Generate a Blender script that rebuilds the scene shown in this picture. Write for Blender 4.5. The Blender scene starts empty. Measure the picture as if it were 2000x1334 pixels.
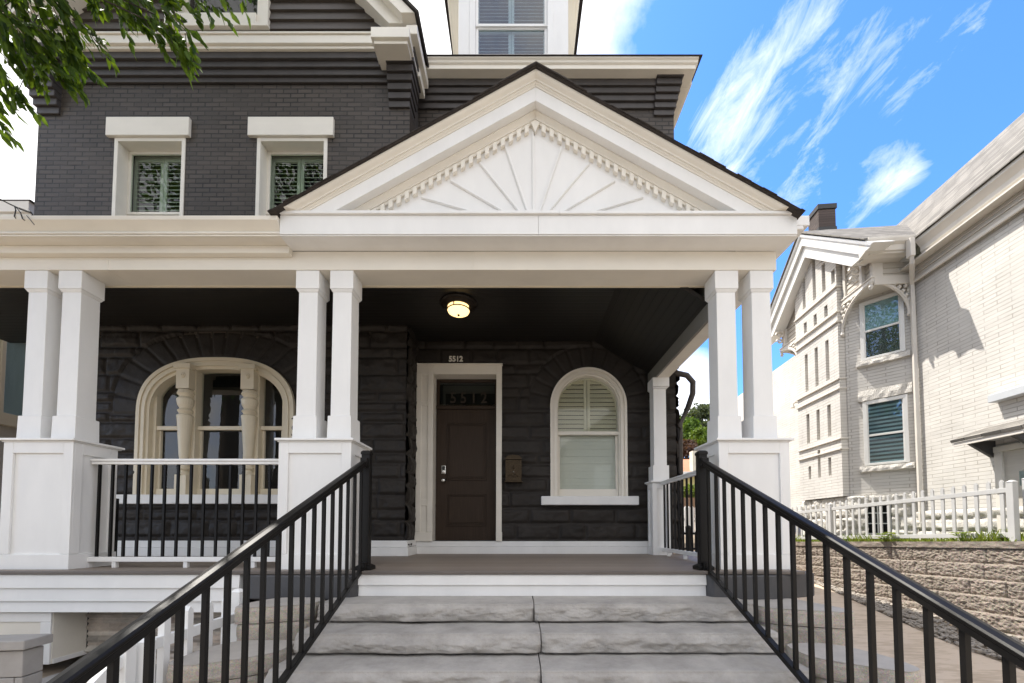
import bpy, bmesh, math, random
from mathutils import Vector, Matrix, noise
random.seed(7)
S = bpy.context.scene
COL = S.collection
# ---------------------------------------------------------------- camera, sky, sun, exposure
F, CX, CY, TH, EYE = 800.0, 1012.0, 998.0, math.radians(2.3), 1.6
cd = bpy.data.cameras.new('camera'); cam = bpy.data.objects.new('camera', cd); COL.objects.link(cam)
cam.location = (0, 0, EYE); cam.rotation_euler = (math.radians(90) + TH, 0, 0)
cd.sensor_width = 36; cd.lens = F / 2000 * 36
cd.shift_x = (1000 - CX) / 2000; cd.shift_y = (CY - 667) / 2000
cd.clip_start = .02; cd.clip_end = 3000
S.camera = cam
SUN_DIR = Vector((-1.0, .72, 2.2)).normalized()          # towards the sun: high, left, a little behind the house
SUN_EL = math.asin(SUN_DIR.z); SUN_ROT = math.atan2(SUN_DIR.x, SUN_DIR.y)
ld = bpy.data.lights.new('sun', 'SUN'); ld.energy = 2.1; ld.angle = math.radians(.5); ld.color = (1, .95, .87)
sun = bpy.data.objects.new('sun', ld); COL.objects.link(sun)
sun.rotation_euler = SUN_DIR.to_track_quat('Z', 'Y').to_euler(); sun.location = (-20, 8, 30)
S.view_settings.view_transform = 'Standard'; S.view_settings.look = 'None'
S.view_settings.exposure = 1.93; S.view_settings.gamma = 1; S.view_settings.use_curve_mapping = False
S.cycles.max_bounces = 8; S.cycles.transparent_max_bounces = 12

def ray(px, py):
    u = (px - CX) / F; v = (CY - py) / F
    return Vector((u, math.cos(TH) - v * math.sin(TH), math.sin(TH) + v * math.cos(TH)))
def P(px, py, Y):
    r = ray(px, py); t = Y / r.y
    return Vector((r.x * t, Y, r.z * t + EYE))

W = bpy.data.worlds.new('World'); S.world = W; W.use_nodes = True
nt = W.node_tree; N = nt.nodes; L = nt.links
for n in list(N): N.remove(n)
def wn(t, **k):
    n = N.new(t)
    for a, b in k.items(): setattr(n, a, b)
    return n
out = wn('ShaderNodeOutputWorld'); bg = wn('ShaderNodeBackground'); L.new(bg.outputs[0], out.inputs[0])
sky = wn('ShaderNodeTexSky', sky_type='NISHITA'); sky.sun_disc = False
sky.sun_elevation = SUN_EL; sky.sun_rotation = SUN_ROT; sky.air_density = 1.0; sky.dust_density = .6; sky.ozone_density = 2.5; sky.altitude = 100
bg.inputs[1].default_value = .125
tc = wn('ShaderNodeTexCoord')
def math_(op, a, b=None, c=None, clamp=False):
    n = wn('ShaderNodeMath', operation=op); n.use_clamp = clamp
    for i, x in enumerate((a, b, c)):
        if x is None: continue
        if isinstance(x, (int, float)): n.inputs[i].default_value = x
        else: L.new(x, n.inputs[i])
    return n.outputs[0]
def lobe(px, py, r0, r1):          # 1 inside angle r0 of the direction, 0 beyond r1 (degrees)
    d = ray(px, py).normalized() if not isinstance(px, Vector) else px.normalized()
    dp = wn('ShaderNodeVectorMath', operation='DOT_PRODUCT'); L.new(tc.outputs['Generated'], dp.inputs[0]); dp.inputs[1].default_value = d
    mr = wn('ShaderNodeMapRange', interpolation_type='SMOOTHSTEP')
    mr.inputs[1].default_value = math.cos(math.radians(r1)); mr.inputs[2].default_value = math.cos(math.radians(r0))
    L.new(dp.outputs['Value'], mr.inputs[0]); return mr.outputs[0]
mp = wn('ShaderNodeMapping'); L.new(tc.outputs['Generated'], mp.inputs[0])
mp.vector_type = 'TEXTURE'
mp.inputs['Rotation'].default_value = (0, math.radians(-52), math.radians(6)); mp.inputs['Scale'].default_value = (.42, .3, .13)
n1 = wn('ShaderNodeTexNoise'); L.new(mp.outputs[0], n1.inputs[0])
n1.inputs['Scale'].default_value = 2.4; n1.inputs['Detail'].default_value = 10; n1.inputs['Roughness'].default_value = .68; n1.inputs['Distortion'].default_value = .6
n2 = wn('ShaderNodeTexNoise'); L.new(tc.outputs['Generated'], n2.inputs[0])
n2.inputs['Scale'].default_value = 3.2; n2.inputs['Detail'].default_value = 8; n2.inputs['Roughness'].default_value = .6
wisps = None
for a in ((1470, 250, 2, 9, .95), (1540, 170, 2, 9, .9), (1600, 90, 1, 8, .8), (1790, 120, 1, 6.5, .85), (1735, 340, .5, 4, .95), (1700, 405, .5, 4, .7), (1500, 340, 2, 8, .85), (1430, 290, 1, 6, .7), (1150, 60, 0, 5, .7), (1830, 190, 0, 4, .6), (1600, 20, 1, 6, .6), (1680, 150, 0, 6, .6)):
    m = math_('MULTIPLY', lobe(*a[:4]), a[4])
    wisps = m if wisps is None else math_('MAXIMUM', wisps, m)
# wisp density: streaky noise lifted where the lobes are
w1 = math_('SUBTRACT', math_('ADD', math_('MULTIPLY', wisps, .30), math_('ADD', math_('MULTIPLY', n1.outputs[0], .72), math_('MULTIPLY', n2.outputs[0], .30))), .715)
w1 = math_('MULTIPLY', w1, 2.6, clamp=True)
# bright haze and cloud bank in the left half of the sky and low behind the house
bank = None
for a in ((300, -150, 12, 48, 1.0), (-500, 300, 20, 55, 1.0), (860, 40, 2, 15, .9), (1345, 740, 1, 6, .62), (1370, 790, 1, 5, .6)):
    m = math_('MULTIPLY', lobe(*a[:4]), a[4])
    bank = m if bank is None else math_('MAXIMUM', bank, m)
w2 = math_('MULTIPLY', math_('SUBTRACT', math_('ADD', math_('MULTIPLY', bank, .75), n2.outputs[0]), .72), 3.2, clamp=True)
# unseen cloud added over the street side to whiten the light on the facade
front = lobe(Vector((.1, -1, .5)), 0, 30, 95)
w3 = math_('MULTIPLY', math_('SUBTRACT', math_('ADD', math_('MULTIPLY', front, .42), n2.outputs[0]), .60), 3.0, clamp=True)
dens = math_('MAXIMUM', math_('MAXIMUM', w1, w2), w3)
cc = wn('ShaderNodeMix', data_type='RGBA'); L.new(dens, cc.inputs[0]); 
tint = wn('ShaderNodeMix', data_type='RGBA', blend_type='MULTIPLY'); tint.inputs[0].default_value = 1
L.new(sky.outputs[0], tint.inputs[6]); tint.inputs[7].default_value = (.33, .56, .87, 1)
L.new(tint.outputs[2], cc.inputs[6]); cc.inputs[7].default_value = (4.05, 4.02, 4.0, 1)
L.new(cc.outputs[2], bg.inputs[0])

# ---------------------------------------------------------------- mesh helpers
class MB:
    def __init__(s, xf=None): s.v = []; s.f = []; s.xf = xf; s.cols = []
    def add(s, vs, fs):
        o = len(s.v); s.v += [tuple(v) for v in vs]; s.f += [tuple(i + o for i in q) for q in fs]; return s
    def box(s, x0, x1, y0, y1, z0, z1):
        return s.add([(x0,y0,z0),(x1,y0,z0),(x1,y1,z0),(x0,y1,z0),(x0,y0,z1),(x1,y0,z1),(x1,y1,z1),(x0,y1,z1)],
                     [(0,3,2,1),(4,5,6,7),(0,1,5,4),(1,2,6,5),(2,3,7,6),(3,0,4,7)])
    def frustum(s, a, z0, b, z1):   # a,b = (x0,x1,y0,y1)
        return s.add([(a[0],a[2],z0),(a[1],a[2],z0),(a[1],a[3],z0),(a[0],a[3],z0),(b[0],b[2],z1),(b[1],b[2],z1),(b[1],b[3],z1),(b[0],b[3],z1)],
                     [(0,3,2,1),(4,5,6,7),(0,1,5,4),(1,2,6,5),(2,3,7,6),(3,0,4,7)])
    def loft(s, a, b, caps=True):   # two rings of equal length
        n = len(a); fs = [(i, (i+1) % n, n + (i+1) % n, n + i) for i in range(n)]
        if caps: fs += [tuple(range(n))[::-1], tuple(range(n, 2*n))]
        return s.add(list(a) + list(b), fs)
    def prism_y(s, poly, y0, y1): return s.loft([(x, y0, z) for x, z in poly], [(x, y1, z) for x, z in poly])
    def prism_x(s, poly, x0, x1): return s.loft([(x0, y, z) for y, z in poly], [(x1, y, z) for y, z in poly])
    def prism_z(s, poly, z0, z1): return s.loft([(x, y, z0) for x, y in poly], [(x, y, z1) for x, y in poly])
    def bar(s, p, q, w, h, up=(0,0,1)):
        p = Vector(p); q = Vector(q); d = (q - p).normalized(); up = Vector(up)
        if abs(d.dot(up)) > .99: up = Vector((0,1,0))
        a = d.cross(up).normalized() * (w/2); b = a.cross(d).normalized() * (h/2)
        return s.loft([p-a-b, p+a-b, p+a+b, p-a+b], [q-a-b, q+a-b, q+a+b, q-a+b])
    def tube(s, pts, r, n=8, caps=True):
        pts = [Vector(p) for p in pts]; rs = r if isinstance(r, (list, tuple)) else [r]*len(pts)
        rings = []; ref = Vector((.3,.2,1)).normalized()
        for i, p in enumerate(pts):
            d = (pts[min(i+1, len(pts)-1)] - pts[max(i-1, 0)]).normalized()
            if abs(d.dot(ref)) > .95: ref = Vector((1,.1,0)).normalized()
            a = d.cross(ref).normalized(); b = d.cross(a)
            rings.append([p + (a*math.cos(2*math.pi*k/n) + b*math.sin(2*math.pi*k/n))*rs[i] for k in range(n)])
        vs = [v for g in rings for v in g]; fs = []
        for i in range(len(rings)-1):
            for k in range(n): fs.append((i*n+k, i*n+(k+1)%n, (i+1)*n+(k+1)%n, (i+1)*n+k))
        if caps: fs += [tuple(range(n))[::-1], tuple(range((len(rings)-1)*n, len(rings)*n))]
        return s.add(vs, fs)
    def lathe(s, prof, c, n=24):      # prof [(r,z)], axis z
        c = Vector(c); vs = []; fs = []
        for r, z in prof:
            for k in range(n): a = 2*math.pi*k/n; vs.append((c.x + r*math.cos(a), c.y + r*math.sin(a), c.z + z))
        for i in range(len(prof)-1):
            for k in range(n): fs.append((i*n+k, i*n+(k+1)%n, (i+1)*n+(k+1)%n, (i+1)*n+k))
        fs += [tuple(range(n))[::-1], tuple(range((len(prof)-1)*n, len(prof)*n))]
        return s.add(vs, fs)
    def band(s, outer, inner, y0, y1):   # open strip between two polylines of (x,z), thickness y0..y1
        for i in range(len(outer)-1):
            a, b, c, d = outer[i], outer[i+1], inner[i+1], inner[i]
            s.prism_y([a, b, c, d], y0, y1)
        return s
    def grid(s, nu, nv, fn, skip=None):
        idx = {}; vs = []; fs = []
        for j in range(nv+1):
            for i in range(nu+1): idx[i, j] = len(vs); vs.append(fn(i/nu, j/nv))
        for j in range(nv):
            for i in range(nu):
                if skip and skip((i+.5)/nu, (j+.5)/nv): continue
                fs.append((idx[i,j], idx[i+1,j], idx[i+1,j+1], idx[i,j+1]))
        return s.add(vs, fs)
    def build(s, name, mat, parent=None, bevel=0, smooth=False, recalc=True, origin=None, weld=0):
        vs = [s.xf(v) for v in s.v] if s.xf else s.v
        o = Vector(parent['o']) if parent is not None else (Vector(origin) if origin is not None else Vector((0,0,0)))
        me = bpy.data.meshes.new(name)
        me.from_pydata([tuple(Vector(v) - o) for v in vs], [], s.f); me.validate()
        bm = bmesh.new(); bm.from_mesh(me)
        if weld: bmesh.ops.remove_doubles(bm, verts=bm.verts, dist=weld)
        if recalc: bmesh.ops.recalc_face_normals(bm, faces=bm.faces)
        bm.to_mesh(me); bm.free()
        if smooth: me.polygons.foreach_set('use_smooth', [True]*len(me.polygons))
        me.materials.append(mat)
        ob = bpy.data.objects.new(name, me); COL.objects.link(ob)
        if parent is not None: ob.parent = parent; ob['o'] = tuple(o)
        else: ob.location = o; ob['o'] = tuple(o)
        if s.cols:
            at = me.color_attributes.new('tone', 'FLOAT_COLOR', 'POINT')
            for i, c in enumerate(s.cols): at.data[i].color = c
        if bevel:
            m = ob.modifiers.new('bevel', 'BEVEL'); m.width = bevel; m.segments = 2; m.limit_method = 'ANGLE'; m.angle_limit = math.radians(40); m.harden_normals = False
        return ob
def root(name, label, cat, loc=(0,0,0), group=None):
    o = bpy.data.objects.new(name, None); COL.objects.link(o); o.location = loc; o['o'] = tuple(loc)
    o['label'] = label; o['category'] = cat; o.empty_display_size = .2
    if group: o['group'] = group
    return o
def tag(o, label, cat, group=None):
    o['label'] = label; o['category'] = cat
    if group: o['group'] = group
    return o
def struct(o): o['kind'] = 'structure'; return o
def B(name, mat, parent, *boxes, bevel=.004, xf=None):
    m = MB(xf)
    for b in boxes: m.box(*b)
    return m.build(name, mat, parent, bevel=bevel)
def text_mesh(name, s, size, depth, loc, mat, parent, offset=.0, space=1.0, sx=1.0):
    cu = bpy.data.curves.new('txt', 'FONT'); cu.body = s; cu.size = size; cu.extrude = depth; cu.offset = offset; cu.space_character = space; cu.align_x = 'CENTER'
    t = bpy.data.objects.new('txt', cu); COL.objects.link(t)
    dg = bpy.context.evaluated_depsgraph_get(); me = bpy.data.meshes.new_from_object(t.evaluated_get(dg))
    bpy.data.objects.remove(t)
    M = Matrix.Translation(loc) @ Matrix.Rotation(math.radians(90), 4, 'X') @ Matrix.Diagonal((sx,1,1,1)); me.transform(M)
    o = Vector(parent['o']) if parent is not None else Vector(loc)
    me.transform(Matrix.Translation(-o)); me.materials.clear(); me.materials.append(mat)
    me.name = name; ob = bpy.data.objects.new(name, me); COL.objects.link(ob); ob['o'] = tuple(o)
    if parent is not None: ob.parent = parent
    else: ob.location = o
    return ob

# ---------------------------------------------------------------- materials
def newmat(name):
    m = bpy.data.materials.new(name); m.use_nodes = True
    return m, m.node_tree.nodes, m.node_tree.links, m.node_tree.nodes['Principled BSDF']
def noise_(nd, lk, scale, detail=5, rough=.6, vec=None):
    n = nd.new('ShaderNodeTexNoise'); n.inputs['Scale'].default_value = scale; n.inputs['Detail'].default_value = detail; n.inputs['Roughness'].default_value = rough
    if vec is None:
        t = nd.new('ShaderNodeTexCoord'); vec = t.outputs['Object']
    lk.new(vec, n.inputs['Vector']); return n.outputs[0]
def ramp(nd, lk, f, stops):
    r = nd.new('ShaderNodeValToRGB'); e = r.color_ramp.elements
    while len(e) < len(stops): e.new(.5)
    for i, (p, c) in enumerate(stops): e[i].position = p; e[i].color = (*c, 1)
    lk.new(f, r.inputs[0]); return r.outputs[0]
def mulc(c, k): return tuple(x*k for x in c)
def bump_(nd, lk, h, bs, strength=.3, dist=.01, prev=None):
    b = nd.new('ShaderNodeBump'); b.inputs['Strength'].default_value = strength; b.inputs['Distance'].default_value = dist
    lk.new(h, b.inputs['Height'])
    if prev is not None: lk.new(prev, b.inputs['Normal'])
    if bs is not None: lk.new(b.outputs[0], bs.inputs['Normal'])
    return b.outputs[0]
def pbr(name, col, rough=.6, var=.12, sc=3.0, bump=0, bsc=40, dist=.004, metal=0, spec=.5, rvar=0, col2=None, aniso=None):
    m, nd, lk, bs = newmat(name)
    t = nd.new('ShaderNodeTexCoord'); vec = t.outputs['Object']
    if aniso:
        mp = nd.new('ShaderNodeMapping'); mp.inputs['Scale'].default_value = aniso; lk.new(vec, mp.inputs[0]); vec = mp.outputs[0]
    f = noise_(nd, lk, sc, 6, .6, vec)
    c = ramp(nd, lk, f, [(.3, mulc(col, 1-var)), (.7, col2 or tuple(min(1, x*(1+var)) for x in col))])
    lk.new(c, bs.inputs['Base Color'])
    bs.inputs['Roughness'].default_value = rough; bs.inputs['Metallic'].default_value = metal; bs.inputs['Specular IOR Level'].default_value = spec
    if rvar:
        r = nd.new('ShaderNodeMapRange'); r.inputs[3].default_value = rough - rvar; r.inputs[4].default_value = rough + rvar; lk.new(f, r.inputs[0]); lk.new(r.outputs[0], bs.inputs['Roughness'])
    if bump: bump_(nd, lk, noise_(nd, lk, bsc, 6, .65, vec), bs, bump, dist)
    return m
def swiz(nd, lk, order):
    t = nd.new('ShaderNodeTexCoord'); s = nd.new('ShaderNodeSeparateXYZ'); lk.new(t.outputs['Object'], s.inputs[0])
    c = nd.new('ShaderNodeCombineXYZ')
    for i, a in enumerate(order):
        if a in 'XYZ': lk.new(s.outputs['XYZ'.index(a)], c.inputs[i])
    return c.outputs[0]
def brickmat(name, col, order, bw, bh, mortar, dark, rough, bump=.5, rot=0, irregular=.5, mc=None, var=.12, spec=.4):
    m, nd, lk, bs = newmat(name); vec = swiz(nd, lk, order)
    wob = nd.new('ShaderNodeTexNoise'); wob.inputs['Scale'].default_value = 1.4; wob.inputs['Detail'].default_value = 3; lk.new(vec, wob.inputs['Vector'])
    ad = nd.new('ShaderNodeVectorMath'); ad.operation = 'MULTIPLY_ADD'; lk.new(wob.outputs['Color'], ad.inputs[0]); ad.inputs[1].default_value = (.012, .012, 0); lk.new(vec, ad.inputs[2])
    b = nd.new('ShaderNodeTexBrick'); lk.new(ad.outputs[0], b.inputs['Vector'])
    b.inputs['Scale'].default_value = 1; b.inputs['Brick Width'].default_value = bw; b.inputs['Row Height'].default_value = bh
    b.inputs['Mortar Size'].default_value = mortar; b.inputs['Mortar Smooth'].default_value = .25
    b.inputs['Color1'].default_value = (*mulc(col, 1-var), 1); b.inputs['Color2'].default_value = (*mulc(col, 1+var), 1); b.inputs['Mortar'].default_value = (*mulc(col, 1), 1)
    patch = noise_(nd, lk, 2.3, 4, .6, vec)
    pr = nd.new('ShaderNodeMapRange'); pr.inputs[1].default_value = .38; pr.inputs[2].default_value = .62; pr.inputs[3].default_value = 1 - irregular; pr.inputs[4].default_value = 1; lk.new(patch, pr.inputs[0])
    mm = nd.new('ShaderNodeMath'); mm.operation = 'MULTIPLY'; lk.new(b.outputs['Fac'], mm.inputs[0]); lk.new(pr.outputs[0], mm.inputs[1])
    mx = nd.new('ShaderNodeMix'); mx.data_type = 'RGBA'; lk.new(mm.outputs[0], mx.inputs[0]); lk.new(b.outputs['Color'], mx.inputs[6]); mx.inputs[7].default_value = (*(mc or mulc(col, dark)), 1)
    st = nd.new('ShaderNodeMix'); st.data_type = 'RGBA'; st.blend_type = 'MULTIPLY'; st.inputs[0].default_value = 1
    lk.new(mx.outputs[2], st.inputs[6]); lk.new(ramp(nd, lk, noise_(nd, lk, .9, 6, .65, vec), [(.3, (.86,)*3), (.7, (1.08,)*3)]), st.inputs[7])
    lk.new(st.outputs[2], bs.inputs['Base Color'])
    bs.inputs['Roughness'].default_value = rough; bs.inputs['Specular IOR Level'].default_value = spec
    inv = nd.new('ShaderNodeMath'); inv.operation = 'SUBTRACT'; inv.inputs[0].default_value = 1; lk.new(mm.outputs[0], inv.inputs[1])
    p = bump_(nd, lk, inv.outputs[0], None, bump, .012)
    bump_(nd, lk, noise_(nd, lk, 45, 6, .65, vec), bs, .35, .004, p)
    return m
def boards(name, col, order, w, rough, gap=.04, dark=.35, var=.08, grain=(2, 40, 2), spec=.4):     # tongue and groove / deck boards running along the 2nd axis of order
    m, nd, lk, bs = newmat(name); vec = swiz(nd, lk, order)
    s = nd.new('ShaderNodeSeparateXYZ'); lk.new(vec, s.inputs[0])
    a = nd.new('ShaderNodeMath'); a.operation = 'DIVIDE'; lk.new(s.outputs[0], a.inputs[0]); a.inputs[1].default_value = w
    fl = nd.new('ShaderNodeMath'); fl.operation = 'FLOOR'; lk.new(a.outputs[0], fl.inputs[0])
    fr = nd.new('ShaderNodeMath'); fr.operation = 'FRACT'; lk.new(a.outputs[0], fr.inputs[0])
    wn_ = nd.new('ShaderNodeTexWhiteNoise'); wn_.noise_dimensions = '1D'; lk.new(fl.outputs[0], wn_.inputs['W'])
    pp = nd.new('ShaderNodeMath'); pp.operation = 'PINGPONG'; lk.new(fr.outputs[0], pp.inputs[0]); pp.inputs[1].default_value = .5
    g = nd.new('ShaderNodeMapRange'); g.inputs[1].default_value = gap*.4; g.inputs[2].default_value = gap; lk.new(pp.outputs[0], g.inputs[0])
    mp = nd.new('ShaderNodeMapping'); mp.inputs['Scale'].default_value = (grain[1], grain[0], 1); lk.new(vec, mp.inputs[0])
    gr = noise_(nd, lk, 1.0, 5, .6, mp.outputs[0])
    ad = nd.new('ShaderNodeMath'); ad.operation = 'MULTIPLY_ADD'; lk.new(wn_.outputs[0], ad.inputs[0]); ad.inputs[1].default_value = .5; lk.new(gr, ad.inputs[2])
    c = ramp(nd, lk, ad.outputs[0], [(.35, mulc(col, 1-var)), (1.0, mulc(col, 1+var))])
    mx = nd.new('ShaderNodeMix'); mx.data_type = 'RGBA'; lk.new(g.outputs[0], mx.inputs[0]); mx.inputs[6].default_value = (*mulc(col, dark), 1); lk.new(c, mx.inputs[7])
    lk.new(mx.outputs[2], bs.inputs['Base Color']); bs.inputs['Roughness'].default_value = rough; bs.inputs['Specular IOR Level'].default_value = spec
    p = bump_(nd, lk, g.outputs[0], None, .6, .006); bump_(nd, lk, gr, bs, .15, .002, p)
    return m
def glassmat(name, ior=1.9, tintc=(.75, .85, .8), rough=.004, wavy=.0):
    m = bpy.data.materials.new(name); m.use_nodes = True; nd = m.node_tree.nodes; lk = m.node_tree.links
    for n in list(nd): nd.remove(n)
    o = nd.new('ShaderNodeOutputMaterial'); mx = nd.new('ShaderNodeMixShader'); fr = nd.new('ShaderNodeFresnel'); fr.inputs[0].default_value = ior
    g = nd.new('ShaderNodeBsdfGlossy'); g.inputs['Roughness'].default_value = rough; t = nd.new('ShaderNodeBsdfTransparent'); t.inputs[0].default_value = (*tintc, 1)
    ge = nd.new('ShaderNodeNewGeometry'); iv = nd.new('ShaderNodeMath'); iv.operation = 'SUBTRACT'; iv.inputs[0].default_value = 1; lk.new(ge.outputs['Backfacing'], iv.inputs[1]); mf = nd.new('ShaderNodeMath'); mf.operation = 'MULTIPLY'; lk.new(fr.outputs[0], mf.inputs[0]); lk.new(iv.outputs[0], mf.inputs[1])
    lk.new(mf.outputs[0], mx.inputs[0]); lk.new(t.outputs[0], mx.inputs[1]); lk.new(g.outputs[0], mx.inputs[2]); lk.new(mx.outputs[0], o.inputs[0])
    if wavy:
        b = nd.new('ShaderNodeBump'); b.inputs['Strength'].default_value = wavy; b.inputs['Distance'].default_value = .01
        lk.new(noise_(nd, lk, 3.0, 2, .5), b.inputs['Height']); lk.new(b.outputs[0], g.inputs['Normal']); 
    return m
def leafmat(name, c1, c2, trans=.45):
    m = bpy.data.materials.new(name); m.use_nodes = True; nd = m.node_tree.nodes; lk = m.node_tree.links
    for n in list(nd): nd.remove(n)
    o = nd.new('ShaderNodeOutputMaterial'); mx = nd.new('ShaderNodeMixShader'); mx.inputs[0].default_value = trans
    d = nd.new('ShaderNodeBsdfPrincipled'); d.inputs['Roughness'].default_value = .55; d.inputs['Specular IOR Level'].default_value = .3
    t = nd.new('ShaderNodeBsdfTranslucent')
    ge = nd.new('ShaderNodeNewGeometry')
    c = ramp(nd, lk, ge.outputs['Random Per Island'], [(0, c1), (1, c2)])
    lk.new(c, d.inputs['Base Color'])
    mu = nd.new('ShaderNodeMix'); mu.data_type = 'RGBA'; mu.blend_type = 'MULTIPLY'; mu.inputs[0].default_value = 1; lk.new(c, mu.inputs[6]); mu.inputs[7].default_value = (1.5, 1.4, .5, 1)
    lk.new(mu.outputs[2], t.inputs[0]); lk.new(d.outputs[0], mx.inputs[1]); lk.new(t.outputs[0], mx.inputs[2]); lk.new(mx.outputs[0], o.inputs[0])
    return m
def stonemat(name, col, rough=.8, var=.3, sc=4, attr=False, bump=.5, bsc=30, dist=.008, speck=None, spec=.3):
    m, nd, lk, bs = newmat(name)
    f = noise_(nd, lk, sc, 8, .68)
    c = ramp(nd, lk, f, [(.25, mulc(col, 1-var)), (.5, col), (.78, mulc(col, 1+var))])
    if attr:
        a = nd.new('ShaderNodeAttribute'); a.attribute_name = 'tone'
        mu = nd.new('ShaderNodeMix'); mu.data_type = 'RGBA'; mu.blend_type = 'MULTIPLY'; mu.inputs[0].default_value = 1; lk.new(c, mu.inputs[6]); lk.new(a.outputs['Color'], mu.inputs[7]); c = mu.outputs[2]
    if speck:
        v = nd.new('ShaderNodeTexVoronoi'); v.inputs['Scale'].default_value = speck[0]; t = nd.new('ShaderNodeTexCoord'); lk.new(t.outputs['Object'], v.inputs['Vector'])
        mu = nd.new('ShaderNodeMix'); mu.data_type = 'RGBA'; mu.blend_type = 'MULTIPLY'; mu.inputs[0].default_value = speck[1]; lk.new(c, mu.inputs[6]); lk.new(v.outputs['Color'], mu.inputs[7])
        hs = nd.new('ShaderNodeHueSaturation'); hs.inputs['Saturation'].default_value = .75; hs.inputs['Value'].default_value = 1 + speck[1]*.9; lk.new(mu.outputs[2], hs.inputs['Color']); c = hs.outputs[0]
    lk.new(c, bs.inputs['Base Color']); bs.inputs['Roughness'].default_value = rough; bs.inputs['Specular IOR Level'].default_value = spec
    bump_(nd, lk, noise_(nd, lk, bsc, 8, .7), bs, bump, dist)
    return m
def shinglemat(name, col, order, bw=.3, bh=.14):
    return brickmat(name, col, order, bw, bh, .006, .35, .9, bump=.8, irregular=.1, var=.3)

M_WHITE = pbr('white_paint', (.79, .78, .76), .45, .045, 1.6, bump=.14, bsc=10, dist=.003, aniso=(2.2, 2.2, .8), rvar=.08)
M_TRIM = pbr('warm_cream_trim', (.77, .725, .64), .45, .05, 1.8, bump=.14, bsc=10, dist=.003, aniso=(1, 2, 2.2), rvar=.08)  # a warmer tone than the white, for friezes, mouldings and soffits
M_CREAM = pbr('cream_window_paint', (.72, .64, .49), .42, .05, 3, bump=.12, bsc=14, dist=.003)
M_BRICK = brickmat('charcoal_painted_brick', (.062, .0495, .0395), 'XZ', .215, .0705, .011, .25, .55, bump=.9, irregular=.55, var=.2)
M_BRICKF = pbr('charcoal_painted_masonry', (.052, .045, .0425), .55, .15, 5, bump=.4, bsc=30, dist=.006)
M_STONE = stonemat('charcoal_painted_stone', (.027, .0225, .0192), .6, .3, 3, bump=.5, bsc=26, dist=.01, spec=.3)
M_SIDING = pbr('charcoal_siding', (.078, .066, .058), .6, .18, 2.5, bump=.3, bsc=6, dist=.002, aniso=(.6, 6, 6))
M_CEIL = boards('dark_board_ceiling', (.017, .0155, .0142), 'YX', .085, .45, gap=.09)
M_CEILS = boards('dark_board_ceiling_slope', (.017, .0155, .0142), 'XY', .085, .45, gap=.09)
M_DARKPAINT = pbr('dark_grey_paint', (.062, .061, .064), .6, .15, 4, bump=.3, bsc=25)
M_BEAMIN = pbr('olive_beam_shade', (.20, .19, .165), .55, .06, 3)  # shade on the cream beam's inner face, put into its colour
M_DECK = boards('grey_brown_deck', (.25, .205, .168), 'YX', .14, .55, gap=.02, var=.14)
M_DECKEDGE = pbr('deck_edge', (.13, .11, .095), .55, .15, 4, aniso=(.5, 8, 8))
M_SLAB = stonemat('grey_stone_slab', (.39, .365, .335), .85, .34, 2.6, bump=1.0, bsc=22, dist=.012)
M_BLOCK = stonemat('tan_concrete_block', (.40, .34, .27), .9, .25, 6, bump=.7, bsc=40, dist=.008, speck=(160, .35))
M_RWALL = stonemat('tan_retaining_block', (.225, .178, .135), .9, .3, 5, bump=.8, bsc=45, dist=.012, speck=(130, .35))  # same tan block, darkened to offset the direct sun on this wall
M_CAP = stonemat('tan_cap_block', (.40, .37, .335), .85, .15, 5, bump=.35, bsc=60, dist=.003)
M_GREYBLOCK = stonemat('grey_block', (.33, .315, .30), .9, .15, 5, bump=.35, bsc=50, dist=.004)
M_VENEER = stonemat('stacked_stone', (.62, .57, .52), .75, .35, 7, attr=True, bump=.6, bsc=30, dist=.008)
M_BLACK = pbr('black_powder_coat', (.006, .0052, .0048), .46, .2, 5, spec=.25, rvar=.06)
M_BLACKMATT = pbr('black_plastic', (.014, .014, .014), .5, .2, 5)
M_DOOR = pbr('dark_brown_door', (.041, .0265, .0175), .5, .25, 3, bump=.25, bsc=3, dist=.002, aniso=(22, 22, 1.2), spec=.2)
M_STEEL = pbr('brushed_nickel', (.7, .68, .64), .25, .05, 5, metal=1)
M_BRONZE = pbr('antique_bronze', (.05, .036, .022), .42, .5, 60, metal=.85, bump=.5, bsc=130, dist=.004)
M_OILBRONZE = pbr('dark_bronze', (.020, .014, .010), .4, .3, 8, metal=.3)
M_SHINGLE = shinglemat('dark_brown_shingle', (.045, .036, .030), 'XY')
M_SHINGLEB = pbr('shingle_edge', (.035, .028, .024), .9, .35, 20, bump=.6, bsc=60)
M_DARK = pbr('room_darkness', (.006, .006, .006), .9, .1, 3)  # near-black stands in for the darkness inside unlit rooms
M_GLASS = glassmat('window_glass', 1.6, (.90, .95, .91), wavy=.05)
M_GLASSD = glassmat('old_window_glass', 1.75, (.88, .9, .88), wavy=.03)
M_GLASSC = glassmat('clear_window_glass', 1.5, (.9, .92, .9), wavy=.06)
M_GLASSB = glassmat('tinted_window_glass', 2.1, (.85, .92, .93), wavy=.04)
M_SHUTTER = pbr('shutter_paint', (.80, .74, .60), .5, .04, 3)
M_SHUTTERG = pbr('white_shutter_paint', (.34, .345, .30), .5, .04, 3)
M_NBRICK = brickmat('cream_painted_brick', (.625, .60, .56), 'XZ', .46, .073, .007, .55, .6, bump=.9, irregular=.65, var=.04, mc=(.40, .37, .33))
M_NBRICKN = brickmat('cream_painted_brick_return', (.625, .60, .56), 'YZ', .21, .075, .008, .55, .6, bump=.6, irregular=.8, var=.05, mc=(.34, .31, .27))
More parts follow.
